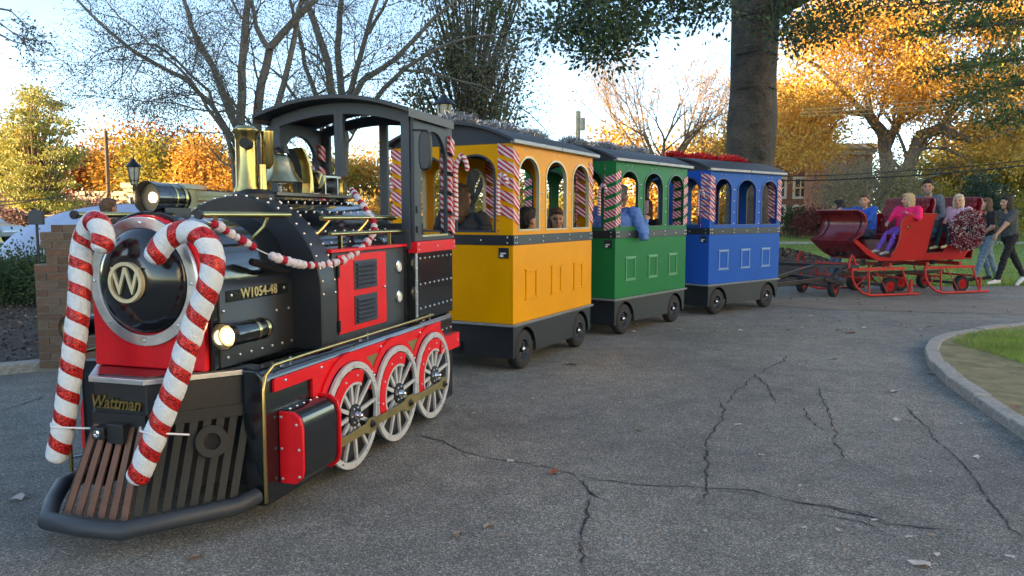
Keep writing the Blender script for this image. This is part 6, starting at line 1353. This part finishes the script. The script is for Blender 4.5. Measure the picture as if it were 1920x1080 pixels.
# rose bush
rn = random.Random(9); cs = [(rn.uniform(-8.6,-6.1), rn.uniform(10.6,11.5), rn.uniform(.18,.62)) for _ in range(80)]; cs = [c for c in cs if c[2] < .62-.10*abs(c[0]+7.3)+rn.uniform(-.05,.12)]
tr = clumps('rose_bush', 'leafy rose bush with small white flowers in front of the low wall', cs, (-7.2,11.0,.05), [GN[1], GN[0], leafmat('rose_leaf', (.06,.11,.03), .3)], 170, (.18,.185,.165), .045, 19, .02, BK_D, cat='bush', hgt=.4)
for k in range(13):
    c = cs[(k*5) % len(cs)]; mb = MB(); 
    for q in range(5): mb.ell((.02*math.cos(q*1.26), .02*math.sin(q*1.26), 0), (.017,.017,.012), 7, 5)
    mb.ell((0,0,.006),(.014,.014,.014),7,5); mb.build('rose_flower', mat('white_petals', (.7,.7,.62), .6), tr, loc=(c[0]+7.2+rn.uniform(-.05,.05), c[1]-11.0-.16, c[2]+rn.uniform(0,.1)))
# dome tent
dt = root('dome_tent', 'pale blue white inflatable dome tent behind the low wall', 'tent', (at(252,430,22).x, 22, 0)); TENT = mat('dome_fabric', (.42,.50,.66), .55, var=.06, vscale=2, bump=.1, bscale=6)
for k in range(16):
    mb = MB(); a0, a1 = 2*PI*k/16, 2*PI*(k+1)/16; na, nb = 5, 12; v = []
    for j in range(nb+1):
        for i in range(na+1):
            a = a0+(a1-a0)*i/na; b_ = PI/2*j/nb; bul = 1+.012*math.sin(PI*i/na); v.append((math.cos(a)*math.cos(b_)*3.3*bul, math.sin(a)*math.cos(b_)*3.3*bul, math.sin(b_)*1.62*bul))
    mb.add(v, [(j*(na+1)+i, j*(na+1)+i+1, (j+1)*(na+1)+i+1, (j+1)*(na+1)+i) for j in range(nb) for i in range(na)]); mb.build('fabric_gore', TENT, dt, smooth=80)
# house shaped plate on a post
sp_ = root('plate_post', 'dark house shaped plate on a thin post in front of the tent', 'sign', (at(66,370,9).x, 9, 0)); mb = MB(); mb.cyl((0,0,0),(0,0,1.22),.016,n=10); mb.build('post', BLACK2, sp_); mb = MB(); mb.prism([(-.08,1.20),(.08,1.20),(.08,1.335),(.0,1.38),(-.08,1.335)], -.03, .03, PY); mb.build('plate', GREYBLK, sp_, bevel=.004)
# lanterns
def lantern(label, x, y, top, s, wmul=1., lite=(.5,.47,.36)):
    t = root('street_lamp', label, 'street lamp', (x, y, 0), 0, 'lantern street lamps'); h = top; LB = h-.62*s
    mb = MB(); mb.lathe([(.12,0),(.12,.08),(.07,.16),(.055,.5),(.045,.7),(.04,LB-.28),(.055,LB-.26),(.035,LB-.22),(.06,LB-.12),(.045,LB-.02),(.07,LB)], (0,0,0), (0,0,1), 16); mb.build('pole', BLACK2, t)
    mb = MB(); N = 6; r0, r1 = .075*s*wmul, .145*s*wmul; z0, z1 = LB, LB+.40*s
    mb.lathe([(r0*.93, z0), (r1*.93, z1)], (0,0,0), (0,0,1), N); mb.build('lamp_glass', mat('frosted_lamp_glass', lite, .4, spec=.5), t, smooth=0)
    mb = MB()
    for k in range(N):
        a = 2*PI*k/N; mb.bar((r0*math.cos(a), r0*math.sin(a), z0), (r1*math.cos(a), r1*math.sin(a), z1), .014*s, .014*s)
    for z, r_ in ((z0, r0), (z1, r1), (z0+.09*s, r0+(r1-r0)*.22)): mb.tube([(r_*1.03*math.cos(2*PI*k/N), r_*1.03*math.sin(2*PI*k/N), z) for k in range(N)], .010*s, 5, closed=True)
    tag(mb.build('lamp_frame', BLACK2, t, smooth=0), kind='stuff')
    mb = MB(); mb.lathe([(r1*1.22, z1), (r1*1.1, z1+.03*s), (r1*.55, z1+.11*s), (r1*.35, z1+.14*s), (r1*.3, z1+.17*s), (.012*s, z1+.19*s), (.014*s, z1+.22*s), (.002, z1+.30*s)], (0,0,0), (0,0,1), 12); mb.build('lamp_cap', BLACK2, t)
lantern('black lantern street lamp standing above the left candy cane', at(253,370,22).x, 22, 2.95, 1.25)
lantern('lantern street lamp with cream panes rising behind the locomotive cab', at(833,210,14.5).x, 14.5, 3.56, .98, 1.25, (.55,.50,.36))
# poles and wires
up = root('utility_pole', 'brown wooden utility pole above the left trees', 'utility pole', (at(204,370,60).x, 60, 0)); mb = MB(); mb.cyl((0,0,0),(0,0,7.8),.17,.13,10); mb.build('post', mat('dark_pole_wood', (.12,.08,.05), .9, var=.3), up); mb = MB(); mb.bar((-.9,0,7.2),(.9,0,7.2),.1,.1); mb.build('crossarm', MATS['dark_pole_wood'], up)
up = root('utility_pole', 'pale sunlit utility pole with a transformer above the green carriage', 'utility pole', (at(1083,370,46).x, 46, 0)); mb = MB(); mb.cyl((0,0,0),(0,0,7.4),.17,.14,10); mb.build('post', mat('pale_pole_wood', (.45,.37,.24), .9, var=.2), up); mb = MB(); mb.cyl((.24,-.1,6.3),(.24,-.1,7.0),.16,n=12); mb.bar((-.1,-.1,7.15),(.35,-.1,6.8),.06,.06); mb.build('transformer', mat('transformer_grey', (.4,.38,.3), .6), up)
def wire(label, pts, r, m):
    P = [np.array(at(*p)) for p in pts]; Q = []
    for a, b_ in zip(P[:-1], P[1:]):
        for k in range(12):
            f_ = k/12; q = a+(b_-a)*f_; q[2] -= 4*f_*(1-f_)*.012*np.linalg.norm(b_-a); Q.append(q)
    Q.append(P[-1]); mb = MB(); mb.tube([q-P[0] for q in Q], r, 5); o = mb.build('power_line', m, loc=P[0]); tag(o, label, 'power line', 'power lines')
WD = mat('black_cable', (.02,.02,.02), .6); WL = mat('pale_cable', (.45,.36,.2), .5)
wire('lower dark power line crossing behind the man in the sleigh', [(1440,338,24),(1640,333,24),(2000,300,24)], .022, WD); wire('upper dark power line crossing behind the sleigh', [(1440,330,25),(1700,320,25),(2000,290,25)], .014, WD)
for i in range(3): wire(['top','middle','bottom'][i]+' pale power line in front of the golden oak', [(1500,205+i*6,30),(2000,160+i*11,30)], .012, WL)
wire('power line running up towards the wooden pole on the left', [(-60,392,40),(204,343,60)], .03, WD); wire('second power line below the first on the left', [(-60,380,38),(260,348,60)], .02, WD)
wire('power line passing behind the locomotive bell', [(260,345,60),(900,372,50)], .03, WD); wire('thin power line low behind the locomotive', [(340,352,58),(900,385,50)], .02, WD)
# buildings
def facade(name, label, x0, x1, y, dep, h, wallm, rows, cols, wsz, wz, corn=None, roofm=None, seed=0, band=None, skip=()):
    b = root(name, label, 'building', ((x0+x1)/2, y, 0)); W_ = (x1-x0)/2; mb = MB(); mb.box(-W_, W_, 0, dep, 0, h); mb.build('wall', wallm, b)
    if corn: mb = MB(); mb.box(-W_-.25, W_+.25, -.25, dep+.2, h, h+.35); mb.box(-W_-.12, W_+.12, -.12, 0, h-.35, h-.002); mb.build('cornice', corn, b)
    if roofm: mb = MB(); mb.prism([(-W_-.4,h+.01),(W_+.4,h+.01),(W_-.8,h+2.0),(-W_+.8,h+2.0)], -.3, dep, PY); mb.build('roof', roofm, b)
    fr = mat('white_window_frame', (.62,.60,.55), .6); gl = mat('dark_window_glass', (.05,.06,.07), .12)
    for r_ in range(rows):
        for c in range(cols):
            if (r_, c) in skip: continue
            x = -W_+(c+.5)*2*W_/cols; z = wz[r_]; w_, hh = wsz
            mb = MB(); mb.ring([(x-w_/2-.16, z-.16),(x+w_/2+.16, z-.16),(x+w_/2+.16, z+hh+.16),(x-w_/2-.16, z+hh+.16)], [(x-w_/2, z),(x+w_/2, z),(x+w_/2, z+hh),(x-w_/2, z+hh)], -.06, .04, PY); mb.box(x-.04, x+.04, -.03, .0, z, z+hh); mb.box(x-w_/2, x+w_/2, -.035, .0, z+hh/2-.04, z+hh/2+.04); wn = mb.build('window', fr, b)
            mb = MB(); mb.box(x-w_/2, x+w_/2, -.025, -.005, z, z+hh); mb.build('pane', gl, wn)
    return b
BRK = mat('weathered_red_brick', (.26,.11,.075), .9, var=.25, vscale=1.5, bump=.3, bscale=20)
n_ = BRK.node_tree; bt = n_.nodes.new('ShaderNodeTexBrick'); bt.inputs['Scale'].default_value = 4; bt.inputs['Color1'].default_value = (.27,.11,.075,1); bt.inputs['Color2'].default_value = (.19,.085,.06,1); bt.inputs['Mortar'].default_value = (.30,.24,.20,1); tcn = n_.nodes.new('ShaderNodeTexCoord'); mp = n_.nodes.new('ShaderNodeMapping'); mp.inputs['Rotation'].default_value = (PI/2,0,0); n_.links.new(tcn.outputs['Object'], mp.inputs[0]); n_.links.new(mp.outputs[0], bt.inputs['Vector']); n_.links.new(bt.outputs[0], n_.nodes['Principled BSDF'].inputs['Base Color'])
xb0, xb1 = at(1440,370,52).x, at(1560,370,52).x
facade('brick_hall', 'red brick hall with white framed windows between the blue carriage and the sleigh', xb0, xb1, 52, 10, 5.2, BRK, 2, 3, (.7,1.15), (.75,2.6), roofm=mat('dark_shingles', (.05,.045,.04), .9, var=.3, vscale=3), seed=1)
xb0, xb1 = at(1514,370,50).x, at(1640,370,50).x
facade('brick_wing', 'projecting brick wing of the hall right of its windows', xb0+.5, xb1, 50.5, 8, 5.6, mat('pinkish_brick', (.33,.17,.12), .9, var=.3, vscale=1.2, bump=.3), 2, 3, (.7,1.15), (.75,2.6), skip=((0,0),(1,0),(0,1),(1,1)), corn=mat('stone_trim', (.4,.36,.3), .8))
CRW = mat('cream_cornice', (.62,.55,.36), .7, var=.1); 
facade('cream_pavilion', 'sunlit cream and tan building behind the left lantern', at(150,370,62).x, at(420,370,62).x, 62, 12, 2.9, mat('tan_wall', (.45,.30,.15), .9, var=.2, vscale=1), 1, 7, (1.2,1.6), (.6,), corn=CRW)
b = facade('tall_cream_block', 'small cream block with stepped cornice behind the top headlamp', at(236,370,58).x, at(330,370,58).x, 58, 5, 3.4, mat('cream_wall', (.62,.52,.28), .9, var=.1, vscale=1), 1, 2, (1.2,2.0), (.7,), corn=CRW)
# parked car at the left edge
def car(label, x, y, rz, m):
    c = root('parked_car', label, 'car', (x, y, 0), rz); body = [(-2.1,.35),(-2.15,.75),(-1.5,.85),(-1.0,1.30),(-.6,1.42),(.7,1.42),(1.3,.95),(2.0,.85),(2.15,.6),(2.1,.35)]
    mb = MB(); mb.prism(body, -.85, .85, PY); mb.build('body', m, c, bevel=.06); gl = mat('car_glass', (.02,.025,.03), .08)
    for s_ in (-1, 1):
        mb = MB(); mb.prism([(-.95,.90),(-.58,1.34),(.62,1.34),(1.05,.93)], .852*s_, .86*s_, PY); mb.build('side_window', gl, c)
        for xx in (-1.35, 1.35):
            mb = MB(); mb.cyl((xx, .68*s_, .33),(xx, .88*s_, .33),.33,n=20); wl = mb.build('wheel', RUBBER, c); mb = MB(); mb.cyl((xx, .88*s_, .33),(xx, .89*s_, .33),.2,n=12); mb.build('rim', ALU, wl)
    for s_ in (-.6, .6): mb = MB(); mb.ell((-2.13,s_,.66),(.04,.14,.08),8,6); mb.build('headlight', GLASS, c)
car('silver car parked at the left edge beyond the tent', at(-62,370,36).x, 36, 0, mat('silver_car_paint', (.45,.50,.52), .3, .5, coat=.5))
# unseen hall added on the left to keep the drive in shade
facade('added_shade_hall', 'long brick hall left of the drive outside the picture', -31, 31, -30, 14, 15.6, BRK, 4, 12, (1.6,2.0), (1.2,4.8,8.4,12.0), corn=CRW)
o = [x for x in bpy.data.objects if x.name.startswith('added_shade_hall')][0]; o.rotation_euler = (0,0,PI/2); o.location = (-45,-4,0)

# unseen pale hall added on the right to bounce low sun onto the drive
facade('added_bounce_hall', 'long pale limestone hall right of the drive outside the picture', -30, 30, -30, 14, 17.0, mat('pale_bounce_wall', (.66,.60,.50), .85, var=.08, vscale=.6, bump=.2), 4, 12, (1.5,2.1), (1.2,5.0,8.8,12.6), corn=CRW)
o = [x for x in bpy.data.objects if x.name.startswith('added_bounce_hall')][0]; o.rotation_euler = (0,0,-PI/2); o.location = (27,-17,0)
